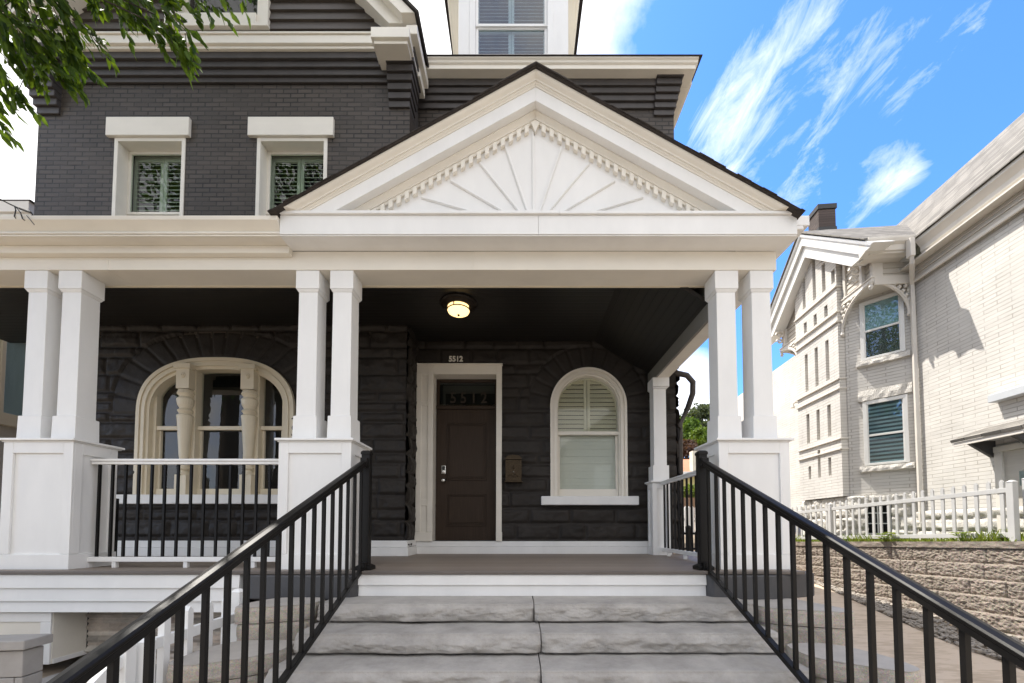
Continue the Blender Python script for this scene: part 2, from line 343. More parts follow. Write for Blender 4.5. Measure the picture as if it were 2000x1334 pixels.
M_NTRIM = pbr('pale_cream_trim', (.66, .62, .56), .5, .05, 3, bump=.1, bsc=10)
M_NWHITE = pbr('neighbour_white', (.74, .73, .70), .45, .04, 3)
M_NSTONE = stonemat('painted_rough_stone', (.62, .59, .54), .7, .12, 5, bump=.9, bsc=22, dist=.03)
M_NSIDING = pbr('cream_siding', (.54, .50, .44), .6, .06, 3, aniso=(.5, .5, 6))
M_NSHINGLE = brickmat('grey_shingle', (.21, .195, .175), 'XY', .3, .14, .008, .45, .95, bump=.8, irregular=.2, var=.25)
M_CHIM = brickmat('dark_chimney_brick', (.075, .055, .047), 'XZ', .21, .075, .008, .5, .8, var=.3)
M_PATH = None
M_LAMP = None
def sstep(a, b, x):
    t = max(0, min(1, (x-a)/(b-a))); return t*t*(3-2*t)
def fbm(p, o=4): return noise.fractal(p, 1.0, 2.0, o)
def courses(u0, u1, v0, v1, hs, lmin, lmax, rnd):
    rows = []; v = v0
    while v < v1 - .02:
        h = rnd.choice(hs)
        if v1 - (v+h) < .06: h = v1 - v
        br = [u0 - rnd.random()*lmax]
        while br[-1] < u1: br.append(br[-1] + rnd.uniform(lmin, lmax))
        rows.append((v, v+h, br)); v += h
    return rows
def locate(rows, u, v):
    for i, (a, b, br) in enumerate(rows):
        if a <= v <= b or i == len(rows)-1:
            for j in range(len(br)-1):
                if u < br[j+1]: return i, j, min(v-a, b-v), min(u-br[j], br[j+1]-u)
            return i, 0, min(v-a, b-v), 1
    return 0, 0, 0, 0
def rockface(u, v, i, j, du, dv, amp, joint=.018, seed=0):
    d = min(du, dv)
    e = sstep(0, joint*2.2, d)
    p = Vector((u*3.1 + i*7.3 + seed, v*4.2 + j*3.7, i*1.9 + j*.7))
    r = .45 + .55*fbm(p, 5) + .55*abs(noise.noise(p*1.7 + Vector((3,1,2))))
    vd = noise.voronoi(p*1.6)[0]
    r += .15*(vd[1]-vd[0]) + .75*(vd[0]**1.4) - .25 + .22*noise.noise(p*7) + .16*noise.noise(p*17)
    return e*(amp*(.35 + r)) - (1-e)*joint*.6
def stone_wall(name, x0, x1, z0, z1, y, mat, parent, step, hs, lmin, lmax, amp, seed, skip=None, ring=None, tone=None, xf=None):
    rnd = random.Random(seed); rows = courses(x0, x1, z0, z1, hs, lmin, lmax, rnd)
    mb = MB(); nu = int((x1-x0)/step); nv = int((z1-z0)/step); tones = []; tc_ = {}
    def fn(a, b):
        u = x0 + a*(x1-x0); v = z0 + b*(z1-z0)
        q = ring(u, v) if ring else None
        if q: i, j, du, dv = q
        else: i, j, dv, du = locate(rows, u, v)
        if tone is not None:
            k = (i, j)
            if k not in tc_: tc_[k] = tone(rnd)
            tones.append(tc_[k])
        d = rockface(u, v, i, j, du, dv, amp*(.32 if q else 1), seed=seed)
        if 0 < a < 1 and 0 < b < 1: u += .006*noise.noise(Vector((u*9, v*9, 1))); v += .006*noise.noise(Vector((u*9, v*9, 5)))
        return (u, y - d, v)
    mb.grid(nu, nv, fn, (lambda a, b: skip(x0+a*(x1-x0), z0+b*(z1-z0))) if skip else None)
    mb.cols = tones
    return mb.build(name, mat, parent, smooth=True, recalc=False)

DECK = 1.19; YL = 5.95; YR = 6.45; XC = -1.64
house = root('brick_house', 'charcoal painted brick and stone house with white porch, paired columns and a sunburst gable', 'house', (0, 6.0, 0))
H = house
# ------------------------------------------------ upper left wing, brick
wins = [(-6.08, -5.01, -6.184, -4.937), (-3.933, -2.873, -4.056, -2.774)]
m = MB(); xs = [-7.25, -6.08, -5.01, -3.933, -2.873, -1.64]
for i in range(5):
    if i in (1, 3): m.box(xs[i], xs[i+1], YL, YL+.3, 7.468, 9.0); m.box(xs[i], xs[i+1], YL, YL+.3, 4.4, 5.45)
    else: m.box(xs[i], xs[i+1], YL, YL+.3, 4.4, 9.0)
m.build('brick_wall', M_BRICK, H)
B('side_wall', M_BRICKF, H, (-1.94, -1.641, YL+.301, 9, 4.4, 9.0), bevel=0); B('side_wall', M_BRICKF, H, (-7.249, -6.95, YL+.301, 12, .3, 9.0), bevel=0)
B('wall_core', M_STONE, H, (-1.95, XC-.012, YL+.02, 7.2, 1.2, 4.6), bevel=0)
B('dark_backing_sheet', M_DARK, H, (-6.9, -1.95, YL+.55, YL+.6, 4.4, 9.0), bevel=0)  # black sheet added behind the openings so the windows read dark
def pz(y, Y): return P(1000, y, Y).z
zc0 = pz(165, YL)
m = MB()
for k, (ya, yb) in enumerate(((165, 151), (151, 135), (135, 119))):
    m.box(-6.85, -1.95, YL - .035*(k+1), YL, pz(ya, YL - .035*k), pz(yb, YL - .035*(k+1)))
m.box(-7.27, -1.60, YL - .145, YL, pz(119, YL - .105), 8.70)
m.build('corbel_band', M_BRICKF, H, bevel=.008)
def bracket(x0, x1, zb, zt, n, y, dx0, dx1):
    m = MB(); h = (zt-zb)/n
    for k in range(n): m.box(x0 - dx0*k, x1 + dx1*k, y - .03 - .034*k, y + .25, zb + h*k, zb + h*(k+1) - (.008 if k < n-1 else 0))
    m.build('corner_corbel', M_BRICKF, H, bevel=.006)
bracket(-1.95, -1.636, 7.93, 8.66, 7, YL, 0, .02)
bracket(-7.255, -6.92, 7.83, 8.66, 8, YL, .022, 0)
# wing cornice
B('wing_cornice', M_TRIM, H, (-7.4, -2.08, 5.73, 5.98, 8.705, 8.83), (-7.42, -2.08, 5.71, 5.98, 8.832, 8.862), (-7.4, -2.08, 5.765, 5.98, 8.66, 8.703), bevel=.008)
zb = pz(72, 5.5)
B('eave_return', M_TRIM, H, (-2.08, -1.535, 5.5, 5.98, zb, pz(52, 5.5)), (-2.05, -1.57, 5.54, 5.98, zb-.05, zb-.002), bevel=.006)
B('wing_eave', M_TRIM, H, (-1.62, -1.50, 5.985, 6.32, zb-.02, zb+.12), (-1.60, -1.44, 5.56, 6.30, zb+.122, zb+.26), bevel=.01)
# gable siding (laps), rake boards, attic window
ap = (-4.40, 11.75); m = MB(); z = 8.863
while z < 11.3:
    h = .152; e = (z - 8.86)
    x0 = -7.2 + e; x1 = -1.6 - e
    if z < 9.95 and z + h > 9.06:
        zz = max(z, 8.863)
        for a, b in ((x0, -5.248), (-3.709, x1)): m.loft([(a,5.80,zz),(b,5.80,zz),(b,5.86,zz),(a,5.86,zz)], [(a+.1 if a == x0 else a,5.835,zz+h),(b-.1 if b == x1 else b,5.835,zz+h),(b,5.86,zz+h),(a,5.86,zz+h)])
    else: m.loft([(x0,5.80,z),(x1,5.80,z),(x1,5.86,z),(x0,5.86,z)], [(x0+.15,5.835,z+h),(x1-.15,5.835,z+h),(x1-.15,5.86,z+h),(x0+.15,5.86,z+h)])
    z += h
m.box(-6.9, -1.9, 5.862, 5.9, 8.87, 9.06)
m.build('gable_siding', M_SIDING, H)
def rake(name, mat, xc, za, s, prof, zb, xends=None, parent=H, bevel=.004):
    m = MB()
    for sg in (-1, 1):
        A_ = [(xc, y, za-o) for o, y in prof]; E_ = [(xc + sg*(za-o-zb)/s, y, zb) for o, y in prof]
        m.loft(A_, E_)
    return m.build(name, mat, parent, bevel=bevel)
rake('gable_rake', M_TRIM, -4.40, 11.95, 1.05, [(0, 5.5), (.20, 5.5), (.20, 5.62), (.42, 5.62), (.42, 5.86), (0, 5.86)], 8.87)
m = MB()
for sg in (-1, 1): m.loft([(-4.40, 5.44, 12.02), (-4.40+sg*3.0, 5.47, 8.86), (-4.40+sg*2.985, 5.47, 8.835), (-4.40, 5.44, 11.96)], [(-4.40, 12, 12.02), (-4.40+sg*3.0, 12, 8.86), (-4.40+sg*2.985, 12, 8.835), (-4.40, 12, 11.96)])
m.build('wing_roof', M_SHINGLEB, H)
def sash_window(name, x0, x1, z0, z1, y, zm, fw, depth, mat, glass, H=H, frame_out=.012, sw=.045, up_y=.0, lower_back=.03, shutters=None, smat=None, backing=True):
    """casing flush with wall at y, reveal depth, two sashes, panes; name is one part with sub-parts"""
    w = MB(); w.box(x0, x0+fw, y-frame_out, y+depth, z0, z1); w.box(x1-fw, x1, y-frame_out, y+depth, z0, z1); w.box(x0+fw, x1-fw, y-frame_out, y+depth, z1-fw, z1); w.box(x0+fw, x1-fw, y-frame_out-.03, y+depth, z0, z0+fw)
    W_ = w.build(name, mat, H, bevel=.005)
    a, b, c, d = x0+fw, x1-fw, z0+fw, z1-fw; yy = y+depth-.05
    s = MB()
    for (p, q, yo) in ((zm, d, 0), (c, zm+.02, lower_back)):
        s.box(a, a+sw, yy+yo, yy+yo+.035, p, q); s.box(b-sw, b, yy+yo, yy+yo+.035, p, q); s.box(a+sw, b-sw, yy+yo, yy+yo+.035, q-sw*.9, q); s.box(a+sw, b-sw, yy+yo, yy+yo+.035, p, p+sw*.9)
    s.build('sash', mat, W_, bevel=.003)
    g = MB(); g.box(a+sw, b-sw, yy+.015, yy+.019, zm+sw*.9, d-sw*.9); g.box(a+sw, b-sw, yy+lower_back+.015, yy+lower_back+.019, c+sw*.9, zm+.02-sw*.9)
    g.build('pane', glass, W_)
    ys = yy + lower_back + .06
    if shutters == 'louvre':
        t = MB(); n = 2; wd = (b-a-.02)/n
        for k in range(n):
            p = a+.01 + k*wd; q = p + wd - .006
            t.box(p, p+.05, ys, ys+.03, c, d); t.box(q-.05, q, ys, ys+.03, c, d); t.box(p+.05, q-.05, ys, ys+.03, d-.09, d); t.box(p+.05, q-.05, ys, ys+.03, zm-.03, zm+.04)
            zz = c + .03
            while zz < d - .11:
                if not (zm-.06 < zz < zm+.03): t.loft([(p+.05, ys-.015, zz), (q-.05, ys-.015, zz), (q-.05, ys-.012, zz+.01), (p+.05, ys-.012, zz+.01)], [(p+.05, ys+.035, zz+.05), (q-.05, ys+.035, zz+.05), (q-.05, ys+.038, zz+.06), (p+.05, ys+.038, zz+.06)])
                zz += .066
        t.build('shutter', smat, W_, recalc=True)
    elif shutters == 'blind':
        t = MB(); zz = c+.02
        while zz < d-.05: t.loft([(a, ys, zz), (b, ys, zz), (b, ys+.004, zz), (a, ys+.004, zz)], [(a, ys+.03, zz+.075), (b, ys+.03, zz+.075), (b, ys+.034, zz+.075), (a, ys+.034, zz+.075)]); zz += .082
        t.build('blind', smat, W_)
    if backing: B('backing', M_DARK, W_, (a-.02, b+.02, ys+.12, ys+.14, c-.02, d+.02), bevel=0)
    return W_
for (x0, x1, lx0, lx1) in wins:
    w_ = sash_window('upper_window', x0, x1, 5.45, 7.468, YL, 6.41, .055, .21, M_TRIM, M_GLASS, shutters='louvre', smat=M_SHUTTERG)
    zt = 7.757
    B('lintel', M_TRIM, w_, (lx0, lx1, YL-.05, YL+.1, 7.47, zt), bevel=.008)
aw = sash_window('attic_window', -5.248, -3.709, 9.03, 10.6, 5.80, 9.9, .16, .16, M_TRIM, M_GLASSC, frame_out=.03, sw=.05, shutters=None)
B('sill', M_TRIM, aw, (-5.27, -3.69, 5.74, 5.80, 8.99, 9.04), bevel=.005)
# ------------------------------------------------ right part, brick above the porch
B('brick_wall', M_BRICK, H, (XC+.002, 2.55, YR, YR+.3, 4.65, 9.0), bevel=0)
B('side_wall', M_BRICKF, H, (2.25, 2.549, YR+.301, 14, .2, 9.0), bevel=0)
m = MB(); ys_ = (215, 200, 185, 170, 152)
for k in range(4): m.box(XC+.004, 2.22, YR - .035*(k+1), YR, pz(ys_[k], YR - .035*k), pz(ys_[k+1], YR-.035*(k+1)) + (.06 if k == 3 else 0))
m.build('corbel_band', M_BRICKF, H, bevel=.008)
bracket(2.22, 2.552, 8.33, 9.0, 7, YR, 0, .02)
zs = pz(152, YR-.15); yf = YR-.15 - .13
B('main_cornice', M_TRIM, H, (-1.50, 2.80, yf, YR, zs+.001, pz(127, yf)), bevel=.006)
zt_ = pz(127, yf)
m = MB(); prof = [(yf+.01, zt_), (yf-.02, zt_+.02), (yf-.03, zt_+.045), (yf-.055, zt_+.065), (yf-.055, zt_+.078), (YR, zt_+.078), (YR, zt_)]
m.prism_x(prof, -1.46, 2.83)
m.build('gutter', M_TRIM, H, bevel=.004)
B('side_cornice', M_TRIM, H, (2.45, 2.80, YR+.001, 13, zs, zt_), (2.5, 2.86, YR+.001, 13, zt_+.001, zt_+.078), bevel=.006)
zz = zt_+.08; m = MB()
m.loft([(-1.6, yf-.07, zz), (2.88, yf-.07, zz), (2.88, 13, zz), (-1.6, 13, zz)], [(-1.6, yf-.07, zz+.012), (2.88, yf-.07, zz+.012), (2.88, 13, zz+.012), (-1.6, 13, zz+.012)])
m.loft([(-1.6, yf-.05, zz+.013), (2.8, yf-.05, zz+.013), (2.8, 13, zz+.013), (-1.6, 13, zz+.013)], [(-1.6, 8.8, zz+1.15), (1.2, 8.8, zz+1.15), (1.2, 11, zz+1.15), (-1.6, 11, zz+1.15)])
m.build('main_roof', M_SHINGLEB, H)
# dormer
YD = 6.9
dm = MB(); dx0, dx1 = -1.057, .885; wx0, wx1, wz0, wz1 = -.86, .62, 9.80, 11.5
dm.box(dx0, wx0, YD, YD+.2, 9.3, 12); dm.box(wx1, dx1, YD, YD+.2, 9.3, 12); dm.box(wx0, wx1, YD, YD+.2, 9.3, wz0); dm.box(wx0, wx1, YD, YD+.2, wz1, 12)
dm.box(dx0, dx0+.05, YD+.2, 9.5, 9.3, 12); dm.box(dx1-.05, dx1, YD+.2, 9.5, 9.3, 12)
D_ = dm.build('dormer', M_WHITE, H, bevel=.004)
for sg, xe in ((-1, dx0), (1, dx1)):
    fl = MB()
    for k in range(4):
        o0, o1 = .012 + .010*k, .03 + .048*k
        fl.loft([(xe, YD+.16+.05*k, 9.4), (xe+sg*o0, YD+.16+.05*k, 9.4), (xe+sg*o0, 9.4, 9.4), (xe, 9.4, 9.4)], [(xe, YD+.16+.05*k, 11.6), (xe+sg*(o1*1.6), YD+.16+.05*k, 11.6), (xe+sg*(o1*1.6), 9.4, 11.6), (xe, 9.4, 11.6)])
    fl.build('flared_eave', M_CREAM, D_, bevel=.003)  # darker cream stands in for the shade on the flares
rf = MB(); rf.loft([(dx0-.4, YD-.2, 12.0), (dx1+.4, YD-.2, 12.0), (dx1+.4, 9.6, 12.0), (dx0-.4, 9.6, 12.0)], [(dx0+.6, YD+.8, 12.6), (dx1-.6, YD+.8, 12.6), (dx1-.6, 9.6, 12.6), (dx0+.6, 9.6, 12.6)])
rf.build('dormer_roof', M_SHINGLEB, D_)
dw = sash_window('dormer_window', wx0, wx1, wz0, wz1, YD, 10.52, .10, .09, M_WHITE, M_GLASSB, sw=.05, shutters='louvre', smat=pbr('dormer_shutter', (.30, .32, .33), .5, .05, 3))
# ------------------------------------------------ stone walls of the porch
AX, AA, ASZ = -4.425, 1.15, 3.27; AB = 4.093 - ASZ           # big arched window: centre, half width, springing
def archz(x, a=AA, b=AB, zs=ASZ, e=2.5, cx=AX):
    t = min(1, abs(x-cx)/a); return zs + b*(1 - t**e)**(1/e)
def in_big(x, z, g=0): return abs(x-AX) < AA+g and z > 2.0 - g and (z < ASZ or z < archz(x, AA+g, AB+g))
RX, RR, RSZ = 1.115, .606, 3.535
def in_small(x, z, g=0): return abs(x-RX) < RR+g and z > 2.03-g and (z < RSZ or (x-RX)**2 + (z-RSZ)**2 < (RR+g)**2)
def ringf(inside, cx, zs, w, n):
    def f(x, z):
        if z > zs-.05 and inside(x, z, w):
            a = math.atan2(z-zs+.0001, x-cx)/math.pi*n; i = int(a); fr = a-i
            lo, hi = 0, w
            for _ in range(7):
                mid = (lo+hi)/2
                if inside(x, z, mid): hi = mid
                else: lo = mid
            return (90+i, 5, min(fr, 1-fr)*.3, min(lo, w-lo))
        return None
    return f
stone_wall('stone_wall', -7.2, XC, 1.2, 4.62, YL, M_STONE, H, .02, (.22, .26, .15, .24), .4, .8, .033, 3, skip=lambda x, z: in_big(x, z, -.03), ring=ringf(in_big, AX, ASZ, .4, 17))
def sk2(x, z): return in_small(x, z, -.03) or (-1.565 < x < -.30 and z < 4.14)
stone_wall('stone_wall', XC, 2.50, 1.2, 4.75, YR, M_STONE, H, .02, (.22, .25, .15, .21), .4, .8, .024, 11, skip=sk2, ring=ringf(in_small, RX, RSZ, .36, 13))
def side_stone(x, y0, y1, seed, sgn):
    rnd = random.Random(seed); rows = courses(y0, y1, 1.2, 4.7, (.27, .2), .4, .8, rnd); mb = MB()
    def fn(a, b):
        u = y0 + a*(y1-y0); v = 1.2 + b*3.5; i, j, dv, du = locate(rows, u, v)
        return (x + sgn*rockface(u, v, i, j, du, dv, .04, seed=seed), u, v)
    mb.grid(int((y1-y0)/.03), 110, fn); mb.build('stone_return', M_STONE, H, smooth=True, recalc=False)
side_stone(XC+.004, YL-.05, YR+.03, 5, 1); side_stone(2.51, YR-.04, 9, 6, 1)
B('dark_backing_sheet', M_DARK, H, (-7.2, XC-.2, YL+.62, YL+.66, 1.2, 4.6), (XC-.1, 2.2, YR+.62, YR+.66, 1.2, 4.7), bevel=0)
B('base_board', M_WHITE, H, (-7.0, XC+.07, YL-.09, YL+.05, DECK, 1.315), (-7.0, XC+.05, YL-.06, YL+.05, 1.317, 1.41), (XC+.05, 2.1, YR-.09, YR+.05, DECK, 1.30), (XC+.05, 2.1, YR-.06, YR+.05, 1.302, 1.385), (XC-.02, XC+.072, YL+.05, YR-.09, DECK, 1.313), (XC-.02, XC+.052, YL+.05, YR-.06, 1.318, 1.408), bevel=.006)
# ------------------------------------------------ big arched window
def arch_pts(cx, a, b, zs, e, n=40):
    r = []
    for k in range(n+1):
        th_ = math.pi*k/n; c, s_ = math.cos(th_), math.sin(th_)
        r.append((cx - a*math.copysign(abs(c)**(2/e), c), zs + b*abs(s_)**(2/e)))
    return r
def casing(mb, cx, a, b, zs, e, w0, w1, y0, y1, zb):
    o = [(cx-(a-w0), zb)] + arch_pts(cx, a-w0, b-w0, zs, e) + [(cx+(a-w0), zb)]
    i = [(cx-(a-w1), zb)] + arch_pts(cx, a-w1, b-w1, zs, e) + [(cx+(a-w1), zb)]
    mb.band(o, i, y0, y1)
cz = MB()
for w0, w1, y0 in ((0, .05, -.045), (.05, .075, -.025), (.075, .12, -.04), (.12, .165, -.01)): casing(cz, AX, AA, AB, ASZ, 2.5, w0, w1, YL+y0, YL+.16, 2.07)
aw_ = cz.build('arched_window', M_CREAM, H)
B('sill', M_WHITE, aw_, (-5.78, -3.10, YL-.12, YL+.1, 1.936, 2.07), bevel=.01)
mul = MB(); LX = [P(368, 900, 6.0).x, P(492, 900, 6.0).x]
for x in LX: mul.box(x-.11, x+.11, YL+.01, YL+.16, 2.07, archz(x)-.09)
mul.box(AX-AA+.16, AX-AA+.22, YL+.05, YL+.16, 2.07, archz(AX-AA+.2)-.1); mul.box(AX+AA-.22, AX+AA-.16, YL+.05, YL+.16, 2.07, archz(AX+AA-.2)-.1)
mul.build('mullion', M_CREAM, aw_, bevel=.006)
zm_ = P(400, 835, 6.05).z
sa = MB()
for a, b in ((AX-AA+.22, LX[0]-.11), (LX[0]+.11, LX[1]-.11), (LX[1]+.11, AX+AA-.22)):
    sa.box(a, b, YL+.06, YL+.12, zm_-.045, zm_+.012); sa.box(a, b, YL+.08, YL+.14, 2.07, 2.17)
    sa.box(a, a+.035, YL+.10, YL+.14, 2.17, zm_-.045); sa.box(b-.035, b, YL+.10, YL+.14, 2.17, zm_-.045)
sa.build('sash', M_CREAM, aw_, bevel=.004)
gl = MB(); ot = arch_pts(AX, AA-.1, AB-.1, ASZ, 2.5)
gl.prism_y([(AX-AA+.1, zm_)] + ot + [(AX+AA-.1, zm_)], YL+.125, YL+.13); gl.box(AX-AA+.1, AX+AA-.1, YL+.135, YL+.14, 2.1, zm_)
gl.build('pane', M_GLASSD, aw_)
for x in LX:                                                   # turned colonnette on each mullion
    co = MB(); yc = YL-.03; zt = archz(x)-.16
    co.box(x-.085, x+.085, yc-.06, yc+.06, 2.07, 2.36)
    prof = [(.03, 2.33), (.08, 2.36), (.045, 2.42), (.075, 2.45), (.05, 2.50), (.075, 2.53), (.05, 2.58), (.062, 2.63), (.098, 3.16), (.105, 3.22), (.07, 3.25), (.10, 3.29), (.072, 3.33), (.10, 3.38), (.11, 3.46), (.075, 3.50), (.11, 3.54), (.09, 3.60)]
    k = (zt - .30 - 2.33)/(3.60-2.33); prof = [(r_, (z_-2.33)*k) for r_, z_ in prof]
    co.lathe(prof, (x, yc, 2.33), 20)
    co.box(x-.095, x+.095, yc-.075, yc+.06, zt-.29, zt); co.box(x-.12, x+.12, yc-.10, yc+.06, zt, zt+.07)
    for r_, d in ((.045, .012), (.03, .02), (.012, .03)): co.loft([(x+r_*math.cos(t*.5236), yc-.075, zt-.10+r_*math.sin(t*.5236)) for t in range(12)], [(x+r_*math.cos(t*.5236), yc-.075-d, zt-.10+r_*math.sin(t*.5236)) for t in range(12)])
    co.build('colonnette', M_CREAM, aw_, bevel=.004)
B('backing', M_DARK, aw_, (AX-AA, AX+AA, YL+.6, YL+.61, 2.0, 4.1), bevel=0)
# ------------------------------------------------ small arched window
cz = MB()
for w0, w1, y0 in ((0, .04, -.05), (.04, .06, -.03), (.06, .10, -.045), (.10, .125, -.005)): casing(cz, RX, RR, RR, RSZ, 2.0, w0, w1, YR+y0, YR+.16, 2.085)
sw_ = cz.build('round_arched_window', M_TRIM, H)
B('sill', M_WHITE, sw_, (RX-.755, RX+.755, YR-.13, YR+.1, 1.948, 2.085), bevel=.01)
zm2 = P(1150, 846, YR+.05).z
sa = MB(); sa.box(RX-RR+.08, RX+RR-.08, YR+.01, YR+.07, zm2-.035, zm2+.02); sa.box(RX-RR+.125, RX+RR-.125, YR+.06, YR+.12, 2.085, 2.21)
sa.box(RX-RR+.125, RX-RR+.16, YR+.07, YR+.12, 2.21, zm2-.035); sa.box(RX+RR-.16, RX+RR-.125, YR+.07, YR+.12, 2.21, zm2-.035)
sa.build('sash', M_TRIM, sw_, bevel=.004)
gl = MB(); gl.prism_y([(RX-RR+.1, zm2)] + arch_pts(RX, RR-.1, RR-.1, RSZ, 2) + [(RX+RR-.1, zm2)], YR+.09, YR+.094); gl.box(RX-RR+.1, RX+RR-.1, YR+.11, YR+.114, 2.15, zm2)
gl.build('pane', M_GLASSC, sw_)
sh = MB(); ri = RR-.10
for sg in (-1, 1):
    a, b = (RX-ri, RX-.004) if sg < 0 else (RX+.004, RX+ri)
    st_ = .045
    sh.box(b-st_ if sg < 0 else a, b if sg < 0 else a+st_, YR+.12, YR+.15, zm2, RSZ+ri*.985)
    zz = zm2+.03
    while zz < RSZ + ri - .02:
        hw = ri if zz+.06 < RSZ else math.sqrt(max(0, ri*ri - (zz+.06-RSZ)**2))
        x0, x1 = (RX-hw, RX-st_-.004) if sg < 0 else (RX+st_+.004, RX+hw)
        if hw > st_+.05: sh.loft([(x0, YR+.118, zz), (x1, YR+.118, zz), (x1, YR+.122, zz-.004), (x0, YR+.122, zz-.004)], [(x0, YR+.155, zz+.068), (x1, YR+.155, zz+.068), (x1, YR+.159, zz+.064), (x0, YR+.159, zz+.064)])
        zz += .0715
    if sg < 0: outer = [(RX - ri*math.sin(k*.0873), RSZ + ri*math.cos(k*.0873)) for k in range(19)]; inner = [(RX - (ri-.045)*math.sin(k*.0873), RSZ + (ri-.045)*math.cos(k*.0873)) for k in range(19)]
    else: outer = [(RX + ri*math.sin(k*.0873), RSZ + ri*math.cos(k*.0873)) for k in range(19)]; inner = [(RX + (ri-.045)*math.sin(k*.0873), RSZ + (ri-.045)*math.cos(k*.0873)) for k in range(19)]
    sh.band(outer, inner, YR+.115, YR+.15)
sh.build('shutter', M_SHUTTER, sw_)
B('blind', pbr('pale_closed_blind', (.74, .73, .69), .6, .03), sw_, *[(RX-ri, RX+ri, YR+.125 + .004*(k % 2), YR+.135, 2.15 + k*.0595, 2.15 + k*.0595 + .0585) for k in range(int((zm2-2.15)/.0595))], bevel=.002)
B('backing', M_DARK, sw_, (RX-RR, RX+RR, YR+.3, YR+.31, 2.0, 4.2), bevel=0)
# ------------------------------------------------ front door, transom, surround
ds = MB(); xl, xr, zt = -1.60, -.257, 4.169; xi = -1.335; yd = YR+.02
ds.box(xl, xi, YR-.07, YR+.24, 1.385, zt); ds.box(-.345, xr, YR-.07, YR+.24, 1.385, zt-.002); ds.box(xi, -.345, YR-.07, YR+.24, 4.02, zt-.001)
ds.box(xl-.012, xr+.012, YR-.09, YR+.1, zt, zt+.02)
DS = ds.build('door_surround', M_TRIM, H, bevel=.004)
fr_ = MB()
pn = [(P(800, 733, YR-.08).z, P(800, 784, YR-.08).z), (P(800, 793, YR-.08).z, P(800, 975, YR-.08).z), (P(800, 988, YR-.08).z, P(800, 1042, YR-.08).z)]
zl = [zt-.002] ; xa, xb = -1.52, -1.42
fr_.box(xl, xa, YR-.088, YR-.0705, 1.53, zt-.12); fr_.box(xb, xi-.001, YR-.088, YR-.0705, 1.53, zt-.12)
prev = zt-.12
for a, b in pn: fr_.box(xa, xb, YR-.088, YR-.0705, a, prev); prev = b
fr_.box(xa, xb, YR-.088, YR-.0705, 1.53, prev) if prev > 1.54 else None
fr_.box(xl-.008, xi-.002, YR-.095, YR-.0705, 1.385, 1.528); fr_.box(-.346, xr+.008, YR-.085, YR-.0705, 1.385, 1.528)
fr_.build('panel_moulding', M_TRIM, DS, bevel=.006)
dx0, dx1, dz0, dz1 = xi+.004, -.349, 1.392, 3.52
dr = MB(); ydr = YR+.15
dr.box(dx0, dx1, ydr, ydr+.045, dz0, dz1)
for (a, b) in ((P(910, 990, YR).z+.0, P(910, 825, YR).z), ): pass
pzs = [(1.62, 2.14), (2.36, 3.30)]
px0, px1 = dx0+.17, dx1-.16
for a, b in pzs:
    for q, w in ((0, .018), (.03, .012)):
        dr.box(px0+q, px1-q, ydr-.014+q*.2, ydr+.001, a+q, a+q+w); dr.box(px0+q, px1-q, ydr-.014+q*.2, ydr+.001, b-q-w, b-q)
        dr.box(px0+q, px0+q+w, ydr-.014+q*.2, ydr+.001, a+q, b-q); dr.box(px1-q-w, px1-q, ydr-.014+q*.2, ydr+.001, a+q, b-q)
    dr.frustum((px0+.055, px1-.055, ydr-.010, ydr+.001), a+.055, (px0+.055, px1-.055, ydr-.010, ydr+.001), b-.055)
DR = dr.build('front_door', M_DOOR, H, bevel=.003)
hx = P(866, 0, ydr).x if False else (866-CX)/F*ydr
zk = P(866, 939, ydr).z; zl_ = P(866, 917, ydr).z
kb = MB()
def disc_y(mb, x, z, prof, n=20):
    for (r0, y0), (r1, y1) in zip(prof, prof[1:]): mb.loft([(x+r0*math.cos(2*math.pi*k/n), y0, z+r0*math.sin(2*math.pi*k/n)) for k in range(n)], [(x+r1*math.cos(2*math.pi*k/n), y1, z+r1*math.sin(2*math.pi*k/n)) for k in range(n)])
disc_y(kb, hx+.004, zk, [(.036, ydr-.001), (.034, ydr-.012), (.015, ydr-.018), (.014, ydr-.04), (.028, ydr-.05), (.034, ydr-.066), (.022, ydr-.08)])
kb.build('knob', M_STEEL, DR, smooth=True)
lk_ = MB(); lk_.box(hx-.034, hx+.034, ydr-.022, ydr, zl_-.075, zl_+.065); disc_y(lk_, hx, zl_-.042, [(.028, ydr-.022), (.026, ydr-.034), (.012, ydr-.036)])
lk_.build('deadbolt', M_STEEL, DR, bevel=.008)
B('keypad', M_BLACKMATT, DR, (hx-.024, hx+.024, ydr-.026, ydr-.0225, zl_-.01, zl_+.05), bevel=.002)
B('threshold', M_DARKPAINT, H, (xi, -.345, YR-.02, YR+.25, 1.37, 1.391), bevel=.004)
TR = B('transom', M_DOOR, H, (dx0, dx1, ydr-.03, ydr+.05, 3.52, 3.575), (dx0, dx0+.05, ydr, ydr+.05, 3.575, 4.02), (dx1-.03, dx1, ydr, ydr+.05, 3.575, 4.02), (dx0+.05, dx1-.03, ydr, ydr+.05, 3.97, 4.02), bevel=.003)
B('pane', M_GLASSD, TR, (dx0+.05, dx1-.03, ydr+.02, ydr+.024, 3.575, 3.97), bevel=0)
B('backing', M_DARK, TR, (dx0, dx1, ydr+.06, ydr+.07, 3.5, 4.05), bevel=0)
B('inner_blind', pbr('dim_blind', (.045, .042, .036), .7, .05), TR, (dx0+.13, dx1-.04, ydr+.05, ydr+.058, 3.80, 3.93), (dx0+.1, dx0+.14, ydr+.05, ydr+.058, 3.575, 3.93), bevel=0)
M_GOLD = pbr('dull_gold_leaf', (.030, .020, .011), .45, .4, 30, metal=.2)
text_mesh('transom_numerals', '5 5 1 2', .25, .003, (-.81, ydr+.012, 3.632), M_GOLD, TR, offset=.003, sx=.86)
